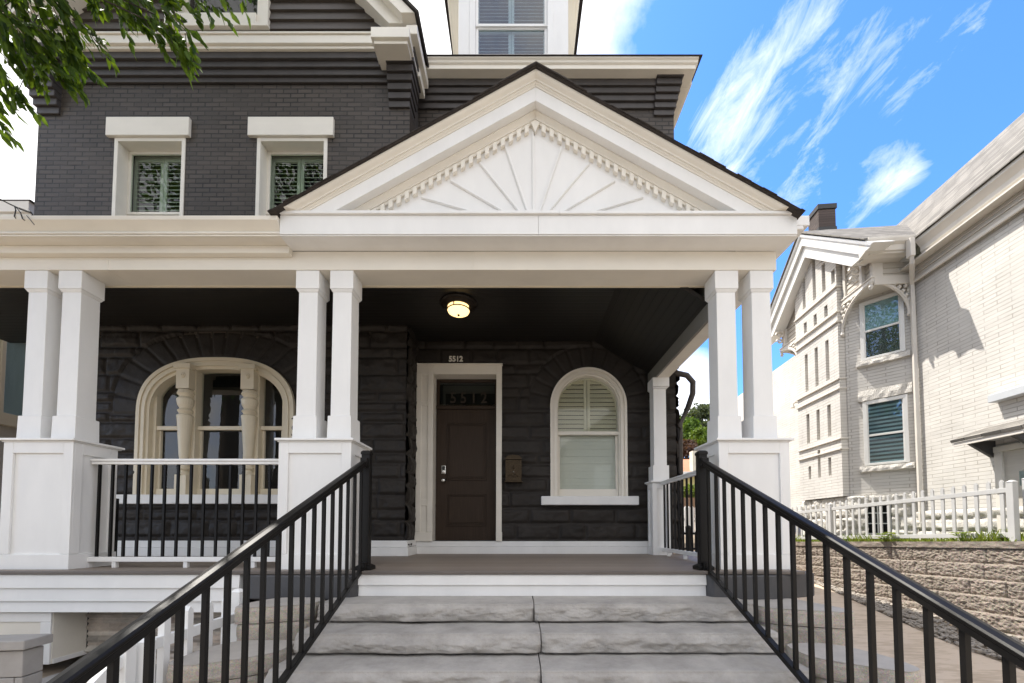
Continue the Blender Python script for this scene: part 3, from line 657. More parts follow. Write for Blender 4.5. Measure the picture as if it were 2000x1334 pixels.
# ------------------------------------------------ porch: floor, roof, beams
B('porch_deck', M_DECK, H, (-8.2, 2.69, 3.885, 6.5, 1.165, DECK), bevel=0)
B('deck_edge', M_DECKEDGE, H, (-8.2, 2.69, 3.855, 3.884, 1.158, DECK+.002), bevel=.008)
sk = MB()
for z0, z1, o in ((1.058, 1.156, 0), (.955, 1.056, .012)): sk.loft([(-1.505, 3.868+o, z0), (1.77, 3.868+o, z0), (1.77, 3.92, z0), (-1.505, 3.92, z0)], [(-1.505, 3.876+o, z1), (1.77, 3.876+o, z1), (1.77, 3.92, z1), (-1.505, 3.92, z1)])
sk.build('porch_skirt', M_WHITE, H, bevel=.003)
sk = MB()
for z0, z1, o in ((1.03, 1.156, 0), (.905, 1.028, .014), (.80, .903, .028)): sk.loft([(-8.2, 3.868+o, z0), (-2.62, 3.868+o, z0), (-2.62, 3.96, z0), (-8.2, 3.96, z0)], [(-8.2, 3.878+o, z1), (-2.62, 3.878+o, z1), (-2.62, 3.96, z1), (-8.2, 3.96, z1)])
sk.build('porch_skirt', M_WHITE, H, bevel=.003)
def roundpoly(pts, r, n=6):
    o = []
    for i, p in enumerate(pts):
        p = Vector((*p, 0)); a = Vector((*pts[i-1], 0)); b = Vector((*pts[(i+1) % len(pts)], 0))
        da = (a-p).normalized(); db = (b-p).normalized(); rr = min(r, (a-p).length*.45, (b-p).length*.45)
        for k in range(n+1):
            t = k/n; q = (p+da*rr)*(1-t)**2 + p*2*t*(1-t) + (p+db*rr)*t*t; o.append((q.x, q.y))
    return o
ld_ = MB(); ld_.prism_z(roundpoly([(1.771, 3.86), (1.80, 3.80), (2.35, 3.80), (2.93, 4.02), (2.93, 4.9), (1.771, 4.9)], .12), .93, 1.155); ld_.build('foundation_ledge', M_DARKPAINT, H, bevel=.012)
ld_ = MB(); ld_.prism_z(roundpoly([(-1.506, 3.86), (-1.55, 3.80), (-2.05, 3.80), (-2.60, 3.86), (-2.60, 4.25), (-1.506, 4.25)], .12), .93, 1.155)
ld_.build('foundation_ledge', M_DARKPAINT, H, bevel=.012)
B('foundation', M_DARKPAINT, H, (-1.7, 2.68, 3.97, 6.4, .0, .93), (-1.5, 1.77, 3.93, 3.97, .0, 1.15), (-7.2, -1.7, 5.0, 6.4, -.2, 1.15), bevel=0)
def tone(r):
    k = r.choice((.55, .62, .75, .9, 1.0, 1.1, .7)); w = r.uniform(-.06, .06); return (k*(1.04+w), k, k*(.95-w*.5), 1)
stone_wall('stone_veneer', -4.44, -1.75, .0, .80, 4.27, M_VENEER, H, .014, (.035, .05, .065, .08, .03, .055), .12, .55, .030, 21, tone=tone)
B('white_side_panel', M_TRIM, H, (-8.2, -4.445, 3.955, 4.27, .30, .799), bevel=.004)
B('panel_trim', M_WHITE, H, (-8.2, -4.45, 3.94, 3.954, .70, .79), (-4.55, -4.45, 3.94, 3.954, .30, .698), (-4.444, -4.432, 3.96, 4.27, .30, .345), bevel=.003)
# beams and ceilings
zbm = 4.235
B('porch_beam', M_TRIM, H, (-8.2, -4.2, 4.09, 4.385, zbm, 4.43), (-4.2, -.46, 4.0915, 4.385, zbm+.001, 4.43), (-.46, 2.645, 4.09, 4.385, zbm, 4.43), bevel=.003)
B('beam_lip', M_CREAM, H, (-8.2, 2.06, 4.37, 4.40, zbm-.006, zbm+.05), bevel=.003)
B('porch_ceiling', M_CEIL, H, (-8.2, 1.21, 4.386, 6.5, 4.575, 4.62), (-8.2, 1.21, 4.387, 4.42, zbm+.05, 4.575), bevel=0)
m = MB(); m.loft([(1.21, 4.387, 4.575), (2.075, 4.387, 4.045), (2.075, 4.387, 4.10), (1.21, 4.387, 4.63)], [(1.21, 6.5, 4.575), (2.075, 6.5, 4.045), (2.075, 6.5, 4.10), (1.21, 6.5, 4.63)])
m.build('sloped_ceiling', M_CEILS, H)
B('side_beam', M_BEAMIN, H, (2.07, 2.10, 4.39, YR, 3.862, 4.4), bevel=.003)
B('side_beam', M_TRIM, H, (2.101, 2.275, 4.386, YR-.06, 3.86, 4.43), bevel=.003)
# entablature left of the gable
fz = 4.443
ent = MB(); ent.box(-8.2, -2.31, 4.02, 4.09, zbm+.131, fz); ent.box(-8.2, -2.31, 3.89, 4.10, fz+.001, fz+.018)
E1 = ent.build('frieze_board', M_TRIM, H, bevel=.004)
gt = MB(); gt.prism_x([(3.955, 4.462), (3.88, 4.462), (3.878, 4.478), (3.90, 4.482), (3.905, 4.50), (3.87, 4.53), (3.83, 4.565), (3.825, 4.60), (3.835, 4.605), (3.955, 4.60)], -8.2, -2.322)
gt.build('gutter', M_TRIM, H, bevel=.003)
pr = MB(); pr.loft([(-8.2, 3.9, 4.55), (-2.2, 3.9, 4.55), (-2.2, 3.9, 4.59), (-8.2, 3.9, 4.59)], [(-8.2, YL-.02, 5.3), (-2.2, YL-.02, 5.3), (-2.2, YL-.02, 5.34), (-8.2, YL-.02, 5.34)])
pr.build('porch_roof', M_SHINGLEB, H)
# gable pediment
GX, GA, GS, GB = .172, 6.05, .572, 4.66
gx0, gx1 = -2.315, 2.71
PD_ = B('pediment', M_WHITE, H, (gx0, .195, 3.862, 4.10, fz, 4.632), (.197, gx1, 3.862, 4.10, fz, 4.6315), (gx0, gx1, 3.87, 4.09, fz-.012, fz-.001), bevel=.003)
B('ledge', M_WHITE, PD_, (gx0-.012, .40, 3.838, 4.0, 4.633, 4.664), (.402, gx1+.012, 3.84, 4.0, 4.633, 4.662), bevel=.005)
rk = lambda name, mat, prof, b=.003: rake(name, mat, GX, GA, GS, prof, GB+.005, parent=PD_, bevel=b)
rk('rake_moulding', M_TRIM, [(0, 3.80), (.016, 3.80), (.022, 3.806), (.034, 3.816), (.052, 3.838), (.062, 3.842), (.064, 3.836), (.072, 3.836), (.075, 3.85), (.085, 3.853), (.094, 3.864), (.105, 3.866), (.105, 4.05), (0, 4.05)])
rk('rake_board', M_WHITE, [(.1055, 3.872), (.245, 3.872), (.245, 4.05), (.1055, 4.05)])
rk('bed_moulding', M_TRIM, [(.2455, 3.955), (.262, 3.955), (.27, 3.962), (.292, 3.978), (.306, 3.984), (.31, 3.978), (.322, 3.978), (.325, 3.990), (.350, 3.994), (.350, 4.05), (.2455, 4.05)])
ty = MB(); o_ = .345; ty.prism_y([(GX, GA-o_), (GX-(GA-o_-GB)/GS, GB), (GX+(GA-o_-GB)/GS, GB)], 4.015, 4.05)
ty.build('tympanum', M_WHITE, PD_)
dn = MB(); c_ = math.cos(math.atan(GS)); s_ = math.sin(math.atan(GS)); pitch = .0905/1.0; Ln = (GA-.335-GB)/s_
for sg in (-1, 1):
    k = 0; l = .075
    while l < Ln - .12:
        # dentil: top along the rake slope, straight down sides
        xa = GX + sg*(l)*c_; xb = GX + sg*(l+.048)*c_; za = GA-.338 - l*s_; zb_ = GA-.338 - (l+.048)*s_
        hh = .082
        dn.loft([(xa, 3.972, za), (xb, 3.972, zb_), (xb, 3.972, zb_-hh), (xa, 3.972, za-hh)], [(xa, 4.02, za), (xb, 4.02, zb_), (xb, 4.02, zb_-hh), (xa, 4.02, za-hh)])
        l += .0925
dn.loft([(GX-.045, 3.972, GA-.362), (GX, 3.972, GA-.338), (GX+.045, 3.972, GA-.362), (GX, 3.972, GA-.465)], [(GX-.045, 4.02, GA-.362), (GX, 4.02, GA-.338), (GX+.045, 4.02, GA-.362), (GX, 4.02, GA-.465)])
dn.build('dentil_band', M_TRIM, PD_, bevel=.002)
sb = MB(); hubc = P(1042, 412, 4.0); hubc = Vector((hubc.x, 4.0, GB-.06))
for (px, py) in ((822, 384), (880, 352), (937, 317), (987, 286), (1041, 256), (1097, 286), (1150, 318), (1201, 352), (1257, 384)):
    e = P(px, py, 4.0); d = (Vector((e.x, 0, e.z)) - Vector((hubc.x, 0, hubc.z))); n = Vector((-d.z, 0, d.x)).normalized()
    a = Vector((hubc.x, 4.0, hubc.z)); q = Vector((e.x, 4.0, e.z)); w = .013
    for wa, y_ in ((.013, 4.003), (.006, 3.996)):
        ring0 = [a+n*wa, a-n*wa]; ring1 = [q-n*wa, q+n*wa]
        pts = [ring0[0], ring0[1], ring1[0], ring1[1]]
        sb.loft([(p.x, y_, p.z) for p in pts], [(p.x, 4.02, p.z) for p in pts])
hub = [(hubc.x + .20*math.cos(math.pi*k/16), hubc.z + .20*math.sin(math.pi*k/16)) for k in range(17)]
sb.prism_y(hub, 3.997, 4.02)
sb.build('sunburst', M_WHITE, PD_, bevel=.002)
# shingle roof over the gable
rs = MB()
def slab(sg, l0, l1, y0, y1, z_off, th_):
    z_off *= .36; th_ *= .42
    a = (GX + sg*l0*c_, GA - l0*s_ + z_off); b = (GX + sg*l1*c_, GA - l1*s_ + z_off)
    rs.loft([(a[0], y0, a[1]), (b[0], y0, b[1]), (b[0], y0, b[1]+th_), (a[0], y0, a[1]+th_)], [(a[0], y1, a[1]), (b[0], y1, b[1]), (b[0], y1, b[1]+th_), (a[0], y1, a[1]+th_)])
tot = 2.535/c_
for sg in (-1, 1):
    slab(sg, 0, tot, 3.775, 6.44, .002, .018); l = 0; r3 = random.Random(4+sg)
    while l < tot-.02:
        slab(sg, l, min(l+.15, tot+.02), 3.765 + r3.uniform(-.008, .008), 6.44, .020, .012 + .002*r3.random()); l += .138
    slab(sg, 0, .42, 3.758, 6.44, .040, .030); pass
rs.build('gable_roof', M_SHINGLEB, H)
B('side_eave', M_WHITE, H, (2.70, 2.86, 3.90, 6.44, 4.56, 4.66), (2.65, 2.80, 3.90, 6.44, 4.52, 4.558), (2.28, 2.66, 4.101, 6.4, 4.445, 4.50), (2.28, 2.645, 4.386, 6.4, 4.236, 4.444), bevel=.006)
# ------------------------------------------------ columns and pedestals
def column(xc):
    y0 = 4.098; yc = y0+.119; hw = .119
    sh_ = MB(); sh_.frustum((xc-.099, xc+.099, yc-.099, yc+.099), 2.73, (xc-.0965, xc+.0965, yc-.0965, yc+.0965), 4.02)
    c0 = sh_.build('porch_column', M_WHITE, H, bevel=.004)
    ca = MB(); ca.box(xc-hw, xc+hw, y0, y0+.238, 4.045, zbm-.001); ca.frustum((xc-.101, xc+.101, yc-.101, yc+.101), 4.018, (xc-hw+.004, xc+hw-.004, y0+.004, y0+.234), 4.044)
    ca.build('capital', M_WHITE, c0, bevel=.003)
    ba = MB(); ba.frustum((xc-.122, xc+.122, yc-.122, yc+.122), 2.477, (xc-.118, xc+.118, yc-.118, yc+.118), 2.728); ba.frustum((xc-.118, xc+.118, yc-.118, yc+.118), 2.728, (xc-.1, xc+.1, yc-.1, yc+.1), 2.734)
    ba.build('base', M_WHITE, c0, bevel=.004)
for xc in (-4.94, -4.591, -2.158, -1.808, 2.137, 2.497): column(xc)
def pedestal(x0, x1, y0, y1, z0, z1, stile=.095, top=.11, plinth=.15, name='pedestal', panel=True):
    t = .02; co = MB(); co.box(x0+t, x1-t, y0+t, y1-t, z0, z1)
    P0 = co.build(name, M_WHITE, H)
    fr = MB()
    for (a0, a1, axis, pos, out_) in ((x0, x1, 'x', y0, -1), (y0, y1, 'y', x0, -1), (y0, y1, 'y', x1, 1)):
        def bx(u0, u1, v0, v1, th_=t):
            if axis == 'x': fr.box(u0, u1, pos, pos+th_, v0, v1)
            elif out_ < 0: fr.box(pos, pos+th_, u0, u1, v0, v1)
            else: fr.box(pos-th_, pos, u0, u1, v0, v1)
        e = 0 if axis == 'x' else t+.0005
        bx(a0+e, a0+stile, z0+plinth, z1); bx(a1-stile, a1-(0 if axis == 'x' else t+.0005), z0+plinth, z1)
        bx(a0+stile, a1-stile, z1-top, z1)
    fr.build('frame_board', M_WHITE, P0, bevel=.003)
    pl = MB(); pl.box(x0-.002, x1+.002, y0-.002, y1+.002, z0, z0+plinth-.002); pl.build('plinth', M_WHITE, P0, bevel=.004)
    cp = MB(); cp.box(x0-.03, x1+.03, y0-.03, y1+.03, z1+.012, z1+.036); cp.box(x0-.012, x1+.012, y0-.012, y1+.012, z1, z1+.0115); cp.build('cap', M_WHITE, P0, bevel=.006)
    return P0
for x0, x1 in ((-5.06, -4.375), (-2.355, -1.642), (1.972, 2.668)): pedestal(x0, x1, 4.0, 4.47, DECK, 2.44)
pedestal(2.0, 2.275, 6.08, 6.34, DECK, 2.26, stile=.07, top=.08, plinth=.12, name='post_pedestal')
pc = MB(); pc.box(2.045, 2.235, 6.12, 6.30, 2.53, 3.70); p0 = pc.build('porch_post', M_WHITE, H, bevel=.004)
B('base', M_WHITE, p0, (2.02, 2.26, 6.10, 6.32, 2.298, 2.53), bevel=.004)
B('capital', M_WHITE, p0, (2.025, 2.275, 6.08, 6.33, 3.72, 3.859), (2.035, 2.255, 6.1, 6.315, 3.70, 3.719), bevel=.004)
# ------------------------------------------------ porch railings
def porch_rail(p, q, zt, zb, nb):
    p = Vector(p); q = Vector(q); d = q-p
    pr_ = MB(); pr_.bar((p.x, p.y, zt-.012), (q.x, q.y, zt-.012), .075, .024); pr_.bar((p.x, p.y, zt-.04), (q.x, q.y, zt-.04), .05, .032)
    R_ = pr_.build('porch_railing', M_WHITE, H, bevel=.005)
    lo = MB(); lo.bar((p.x, p.y, zb+.025), (q.x, q.y, zb+.025), .055, .05); lo.build('bottom_rail', M_WHITE, R_, bevel=.005)
    for k in range(nb):
        c = p + d*((k+.5)/nb); b_ = MB(); b_.box(c.x-.0105, c.x+.0105, c.y-.0105, c.y+.0105, zb+.05, zt-.056); b_.build('baluster', M_BLACK, R_)
    for f_ in (.13, .49, .83):
        c = p + d*f_; b_ = MB(); b_.box(c.x-.02, c.x+.02, c.y-.02, c.y+.02, DECK, zb); b_.build('support_foot', M_WHITE, R_, bevel=.003)
zr = P(300, 897, 4.2).z; zl0 = P(300, 1097, 4.2).z
porch_rail((-4.375, 4.2), (-2.355, 4.2), zr, zl0, 15)
porch_rail((2.15, 6.08), (2.15, 4.47), zr-.02, zl0, 12)
B('railing_post', M_BLACK, H, (-5.19, -5.13, 5.2, 5.26, DECK, 1.97), bevel=.004)
# downspout on the far corner
dsp = MB(); dsp.tube([(2.42, YR-.12, 4.05), (2.48, YR-.16, 4.0), (2.62, YR-.18, 3.96), (2.72, YR-.16, 3.86), (2.74, YR-.1, 3.7), (2.70, YR, 3.5), (2.58, YR+.03, 3.25), (2.57, YR+.03, .5)], .043, 12)
dsp.build('downspout', M_BRICKF, H, smooth=True)

# ------------------------------------------------ fittings on the porch
t = text_mesh('house_number', '5512', .118, .006, (-.985, YR-.075, P(890, 706, YR-.07).z), pbr('pale_number', (.78, .74, .66), .4, .03), None, offset=.004, sx=.95)
tag(t, 'small white number 5512 on the dark stone above the front door', 'house number')
mx = P(1003, 900, YR-.07); mz0 = P(1003, 943, YR-.1).z; mz1 = P(1003, 891, YR-.1).z
mbx = root('wall_mailbox', 'ornate bronze wall mailbox between the front door and the arched window', 'mailbox', (mx.x, YR-.04, mz0))
def mz(f): return mz0 + (mz1-mz0)*f
w = .125; X = mx.x; Y0 = YR-.17
b_ = MB(); b_.box(X-w, X+w, Y0, YR-.02, mz(.05), mz(.84)); b_.box(X-w-.012, X+w+.012, Y0-.012, YR-.02, mz(0), mz(.05))
b_.build('body', M_BRONZE, mbx, bevel=.004)
li = MB(); li.prism_y([(X-w*1.05, mz(.845))] + [(X-w*1.05*math.cos(math.pi*k/14), mz(.845)+.075*math.sin(math.pi*k/14)) for k in range(15)] , Y0-.02, YR-.02); li.build('lid', M_BRONZE, mbx, bevel=.003)
de = MB()
for sx_ in (-.052, .052): de.band([(X+sx_-.02, mz(.5)), (X+sx_-.02, mz(.64)), (X+sx_, mz(.68)), (X+sx_+.02, mz(.64)), (X+sx_+.02, mz(.5))], [(X+sx_-.013, mz(.5)), (X+sx_-.013, mz(.63)), (X+sx_, mz(.66)), (X+sx_+.013, mz(.63)), (X+sx_+.013, mz(.5))], Y0-.006, Y0)
de.lathe([(.004, -.03), (.014, -.01), (.010, .02), (.003, .04)], (X, Y0, mz(.57)), 10)
for k in range(9): de.lathe([(.003, -.008), (.009, 0), (.003, .008)], (X-.07+k*.0175, Y0, mz(.26) + .014*math.sin(k*1.4)), 8)
de.band([(X-.095, mz(.18)), (X-.095, mz(.36)), (X+.095, mz(.36)), (X+.095, mz(.18)), (X-.095, mz(.18))], [(X-.085, mz(.2)), (X-.085, mz(.345)), (X+.085, mz(.345)), (X+.085, mz(.2)), (X-.085, mz(.2))], Y0-.006, Y0)
de.band([(X-.1, mz(.42)), (X-.1, mz(.79)), (X+.1, mz(.79)), (X+.1, mz(.42)), (X-.1, mz(.42))], [(X-.092, mz(.435)), (X-.092, mz(.775)), (X+.092, mz(.775)), (X+.092, mz(.435)), (X-.092, mz(.435))], Y0-.006, Y0)
de.build('relief', M_BRONZE, mbx)
kp = MB(); disc_y(kp, X, mz(.385), [(.009, Y0), (.009, Y0-.012), (.004, Y0-.014)], 12); kp.build('keyhole', M_STEEL, mbx, smooth=True)
lx, ly = -.79, 5.32
lamp = root('ceiling_light', 'lit round flush ceiling light with bronze rim on the dark porch ceiling', 'ceiling light', (lx, ly, 4.574))
b_ = MB(); b_.lathe([(.24, -.004), (.235, -.022), (.20, -.034), (.165, -.045), (.162, -.055), (.15, -.055)], (lx, ly, 4.574), 36); b_.build('base', M_OILBRONZE, lamp, smooth=True)
mlm, nd, lk, bs = newmat('lit_lamp_glass'); bs.inputs['Base Color'].default_value = (.9, .75, .5, 1); bs.inputs['Emission Color'].default_value = (1, .66, .27, 1); bs.inputs['Emission Strength'].default_value = .62
lw = nd.new('ShaderNodeLayerWeight'); lw.inputs[0].default_value = .35
b_ = MB(); b_.lathe([(.142, -.052), (.147, -.075), (.147, -.10), (.135, -.125), (.10, -.145), (.05, -.155), (.012, -.157)], (lx, ly, 4.574), 36); b_.build('shade', mlm, lamp, smooth=True)
b_ = MB()
for z0, z1 in ((-.105, -.094), ): b_.lathe([(.146, z0), (.154, z0), (.154, z1), (.146, z1)], (lx, ly, 4.574), 36)
for k in range(4): a = math.pi/2*k + .2 + math.pi*1.35; b_.bar((lx+.152*math.cos(a), ly+.152*math.sin(a), 4.52), (lx+.152*math.cos(a), ly+.152*math.sin(a), 4.475), .012, .012)
b_.lathe([(.016, -.156), (.018, -.165), (.008, -.178)], (lx, ly, 4.574), 12)
b_.build('rim', M_OILBRONZE, lamp)

# ------------------------------------------------ stone steps
steps = root('stone_steps', 'grey rock faced stone steps rising between the black handrails to the porch', 'steps', (.15, 3.0, 0))
def slab_step(x0, x1, yf, yb, zt, zb, seed):
    mb = MB(); nx = int((x1-x0)/.013); nz = 13
    prof = []
    def fn(a, b):
        x = x0 + a*(x1-x0)
        if b < .38:
            t = b/.38; y = yb + (yf + .012 - yb)*t; z = zt - (.004*abs(noise.noise(Vector((x*4, y*4, seed)))) ) - .006*sstep(.8, 1, t)
            return (x, y, z)
        t = (b-.38)/.62; z = zt - .006 + (zb+.006-zt)*t
        p = Vector((x*3.2+seed*5.1, seed*3.3, z*5))
        vd = noise.voronoi(Vector((x*2.6 + seed*7.7, z*5.5, seed)))[0]
        sc = (vd[1]-vd[0])
        vd2 = noise.voronoi(Vector((x*5.5 + seed*3.1, z*11, seed*2)))[0]
        bulge = .016*sstep(.04, .25, t) + sstep(.12, .5, t)*(.060*(vd[0]**1.2 - .22) + .022*(vd2[0] - .3) + .022*fbm(p*1.4, 4)) + (.007*noise.noise(p*5) + .005*noise.noise(p*13))*sstep(0, .2, t)
        bulge = max(bulge, -.02)
        bulge *= (1 - .8*sstep(.9, 1.0, t))
        ed = min(x-x0, x1-x)
        bulge -= .02*(1-sstep(0, .03, ed))
        return (x, yf - bulge, z)
    mb.grid(nx, 44, fn)
    # sides and underside
    mb.box(x0+.002, x1-.002, yf+.03, yb, zb-.005, zt-.012)
    return mb.build('step_slab', M_SLAB, steps, smooth=True, recalc=False)
for k in range(6):
    zt = .955 - .16*k; yf = 3.51 - .35*k; yb = 3.93 if k == 0 else yf + .47
    j = .145 + (.02 if k % 2 else -.01) + .01*k
    slab_step(-1.70, j-.004, yf, yb, zt, zt-.152, 2*k+1); slab_step(j+.004, 2.0, yf + (.006 if k % 2 else -.004), yb, zt+.002, zt-.152, 2*k+2)

# ------------------------------------------------ stair handrails
def handrail(x, label):
    R_ = root('stair_railing', label, 'handrail', (x, 4.0, DECK), 'black handrails of the front steps')
    s = .44; zt0 = 2.262; zb0 = 1.245; yp = 4.0; ye = .98
    def zt(y): return zt0 - s*(yp-.04-y)
    def zb(y): return zb0 - s*(yp-.04-y)
    for y, z0, z1 in ((yp, DECK, 2.33), (ye, 0, zt(ye)+.06)):
        po = MB(); po.box(x-.04, x+.04, y-.04, y+.04, z0+.001, z1); po.box(x-.046, x+.046, y-.046, y+.046, z1-.02, z1+.006); po.frustum((x-.046, x+.046, y-.046, y+.046), z1+.006, (x-.03, x+.03, y-.03, y+.03), z1+.022)
        q = po.build('post', M_BLACK, R_, bevel=.004)
        ba = MB(); ba.box(x-.075, x+.075, y-.075, y+.075, z0, z0+.035); ba.frustum((x-.075, x+.075, y-.075, y+.075), z0+.035, (x-.045, x+.045, y-.045, y+.045), z0+.055); ba.build('base_plate', M_BLACK, q, bevel=.005)
    a, b = yp-.04, ye+.04
    tr = MB(); up = (0, 0, 1)
    def prof(y): z = zt(y); return [(x-.026, y, z-.062), (x+.026, y, z-.062), (x+.026, y, z-.03), (x+.032, y, z-.024), (x+.034, y, z-.012), (x+.026, y, z-.002), (x, y, z+.003), (x-.026, y, z-.002), (x-.034, y, z-.012), (x-.032, y, z-.024), (x-.026, y, z-.03)]
    tr.loft(prof(a), prof(b)); tr.build('top_rail', M_BLACK, R_, bevel=.002)
    br = MB(); br.loft([(x-.021, a, zb(a)-.04), (x+.021, a, zb(a)-.04), (x+.021, a, zb(a)), (x-.021, a, zb(a))], [(x-.021, b, zb(b)-.04), (x+.021, b, zb(b)-.04), (x+.021, b, zb(b)), (x-.021, b, zb(b))]); br.build('bottom_rail', M_BLACK, R_, bevel=.003)
    for y, zf in ((a, zt(a)-.03), (a, zb(a)-.02)):
        bk = MB(); bk.box(x-.034, x+.034, y-.05, y, zf-.045, zf+.04); bk.build('bracket', M_BLACK, R_, bevel=.006)
    y = a - .10
    while y > b:
        bl = MB(); bl.loft([(x-.0118, y-.0118, zb(y)-.006), (x+.0118, y-.0118, zb(y)-.006), (x+.0118, y+.0118, zb(y)+.006), (x-.0118, y+.0118, zb(y)+.006)], [(x-.0118, y-.0118, zt(y)-.068), (x+.0118, y-.0118, zt(y)-.068), (x+.0118, y+.0118, zt(y)-.056), (x-.0118, y+.0118, zt(y)-.056)]); bl.build('baluster', M_BLACK, R_)
        y -= .146
    # two short brackets down to the stone
    for y in (2.95, 2.25, 1.55):
        f_ = MB(); f_.box(x-.016, x+.016, y-.016, y+.016, zb(y)-.25, zb(y)-.04)
        if False: f_.build('foot', M_BLACK, R_)
handrail(-1.485, 'black metal handrail of the steps, beside the small white picket fence')
handrail(1.80, 'black metal handrail of the steps, beside the tan paved path')
# ------------------------------------------------ ground, path, street
def ground_z(x, y):
    z = 0.0
    if x > 2.0: z += .062*max(0, min(y, 10.5)-5.9)*sstep(2.0, 5.0, x)
    if x < -1.0: z += .20*sstep(2.6, 3.9, y)*sstep(-2.4, -3.2, x)
    if y > 11: z += 1.25*sstep(11, 14.5, y) + .14*max(0, y-14.5)*(1-.0*0)
    return z
M_GRASS = pbr('rough_lawn', (.10, .13, .035), .9, .4, 3, bump=.8, bsc=80, dist=.02, col2=(.16, .17, .06))
M_SOIL = pbr('dry_soil', (.27, .215, .155), .95, .3, 2.5, bump=.7, bsc=70, dist=.02)
M_ASPH = pbr('asphalt', (.055, .054, .052), .9, .2, 6, bump=.5, bsc=150, dist=.004)
M_CONC = pbr('pale_concrete', (.47, .41, .33), .85, .12, 2, bump=.3, bsc=60, dist=.004)
gm = MB()
xs_ = [-60, -30, -15] + [-9 + .5*k for k in range(37)] + [12, 20, 40, 70]
ys2 = [-40, -20, -10, -5] + [-3 + .5*k for k in range(48)] + [24, 30, 45, 70, 110]
gi = {}
for j, y in enumerate(ys2):
    for i, x in enumerate(xs_): gi[i, j] = len(gm.v); gm.v.append((x, y, ground_z(x, y) - .012))
for j in range(len(ys2)-1):
    for i in range(len(xs_)-1): gm.f.append((gi[i,j], gi[i+1,j], gi[i+1,j+1], gi[i,j+1]))
struct(gm.build('ground', M_SOIL, None, smooth=True, recalc=False))
struct(MB().add([(-60,-40,.0),(60,-40,.0),(60,-6,.0),(-60,-6,.0)], [(0,1,2,3)]).build('street', M_ASPH, None, recalc=False))
pv = MB(); pv.box(-60, 60, -5.9, -5.75, -.1, .06); pv.box(-60, 60, -3.2, -1.2, -.1, .006); pv.box(-1.9, 2.2, -1.195, 1.9, -.1, .004)
struct(pv.build('pavement', M_CONC, None, bevel=.01))
# stamped path on the right
m, nd, lk, bs = newmat('tan_stamped_path'); M_PATH = m
f1 = noise_(nd, lk, 1.3, 6, .6)
tcn = nd.new('ShaderNodeTexCoord'); mpn = nd.new('ShaderNodeMapping'); mpn.inputs['Scale'].default_value = (2.2, 9, 3); mpn.inputs['Rotation'].default_value = (0, 0, .15); lk.new(tcn.outputs['Object'], mpn.inputs[0])
f2 = noise_(nd, lk, 1.6, 6, .6, mpn.outputs[0])
mxn = nd.new('ShaderNodeMath'); mxn.operation = 'ADD'; lk.new(f1, mxn.inputs[0]); lk.new(f2, mxn.inputs[1])
lk.new(ramp(nd, lk, mxn.outputs[0], [(.70, (.40, .31, .225)), (.98, (.52, .415, .305)), (1.25, (.58, .47, .36))]), bs.inputs['Base Color']); bs.inputs['Roughness'].default_value = .75
bump_(nd, lk, f2, bs, .5, .02)
pm = MB(); pg = []
for k in range(40):
    y = 0.2 + 12*k/39; xr = 5.3 + (y-3.5)*.29
    for i in range(13):
        x = 2.0 + (xr-2.0)*i/12; pm.v.append((x, y, ground_z(x, y) + .006))
for k in range(39):
    for i in range(12): a = k*13+i; pm.f.append((a, a+1, a+14, a+13))
struct(pm.build('path', M_PATH, None, smooth=True, recalc=False))
pm = MB()
for k in range(12):
    y = 2.9 + 1.37*k/11
    for i in range(9): x = -4.4 + 1.9*i/8; pm.v.append((x, y, ground_z(x, y) + .008))
for k in range(11):
    for i in range(8): a = k*9+i; pm.f.append((a, a+1, a+10, a+9))
struct(pm.build('paved_area', M_GREYBLOCK, None, smooth=True, recalc=False))
# rock bed along the retaining wall
rb = MB(); r4 = random.Random(9)
M_ROCK = stonemat('grey_rock', (.33, .295, .255), .9, .3, 9, bump=.5, bsc=60, dist=.006)
for k in range(1900):
    y = 12.2 - 9.2*(r4.random()**.75); a = 5.3 + (y-3.5)*.29; b = 7.12; x = a + (b-a)*r4.random(); s = r4.uniform(.02, .055)
    z = ground_z(x, y) + .01 + .05*r4.random(); n_ = 6
    vs = []; 
    for (lx_, lr) in ((-1, .45), (-.3, 1), (.5, .9), (1, .35)):
        for q in range(n_): an = q*1.0472 + r4.uniform(-.2, .2); vs.append(Vector((lr*math.cos(an)*r4.uniform(.75, 1.15), lr*math.sin(an)*r4.uniform(.6, 1), lx_*.55)))
    R3 = Matrix.Rotation(r4.random()*6.28, 3, 'Z') @ Matrix.Rotation(r4.uniform(-.9, .9), 3, 'X')
    vs = [R3 @ v*s + Vector((x, y, z)) for v in vs]; fs = []
    for i in range(3):
        for q in range(n_): fs.append((i*n_+q, i*n_+(q+1) % n_, (i+1)*n_+(q+1) % n_, (i+1)*n_+q))
    fs += [tuple(range(n_))[::-1], tuple(range(3*n_, 4*n_))]
    rb.add(vs, fs)
o = rb.build('gravel', M_ROCK, None, recalc=False); o['kind'] = 'stuff'
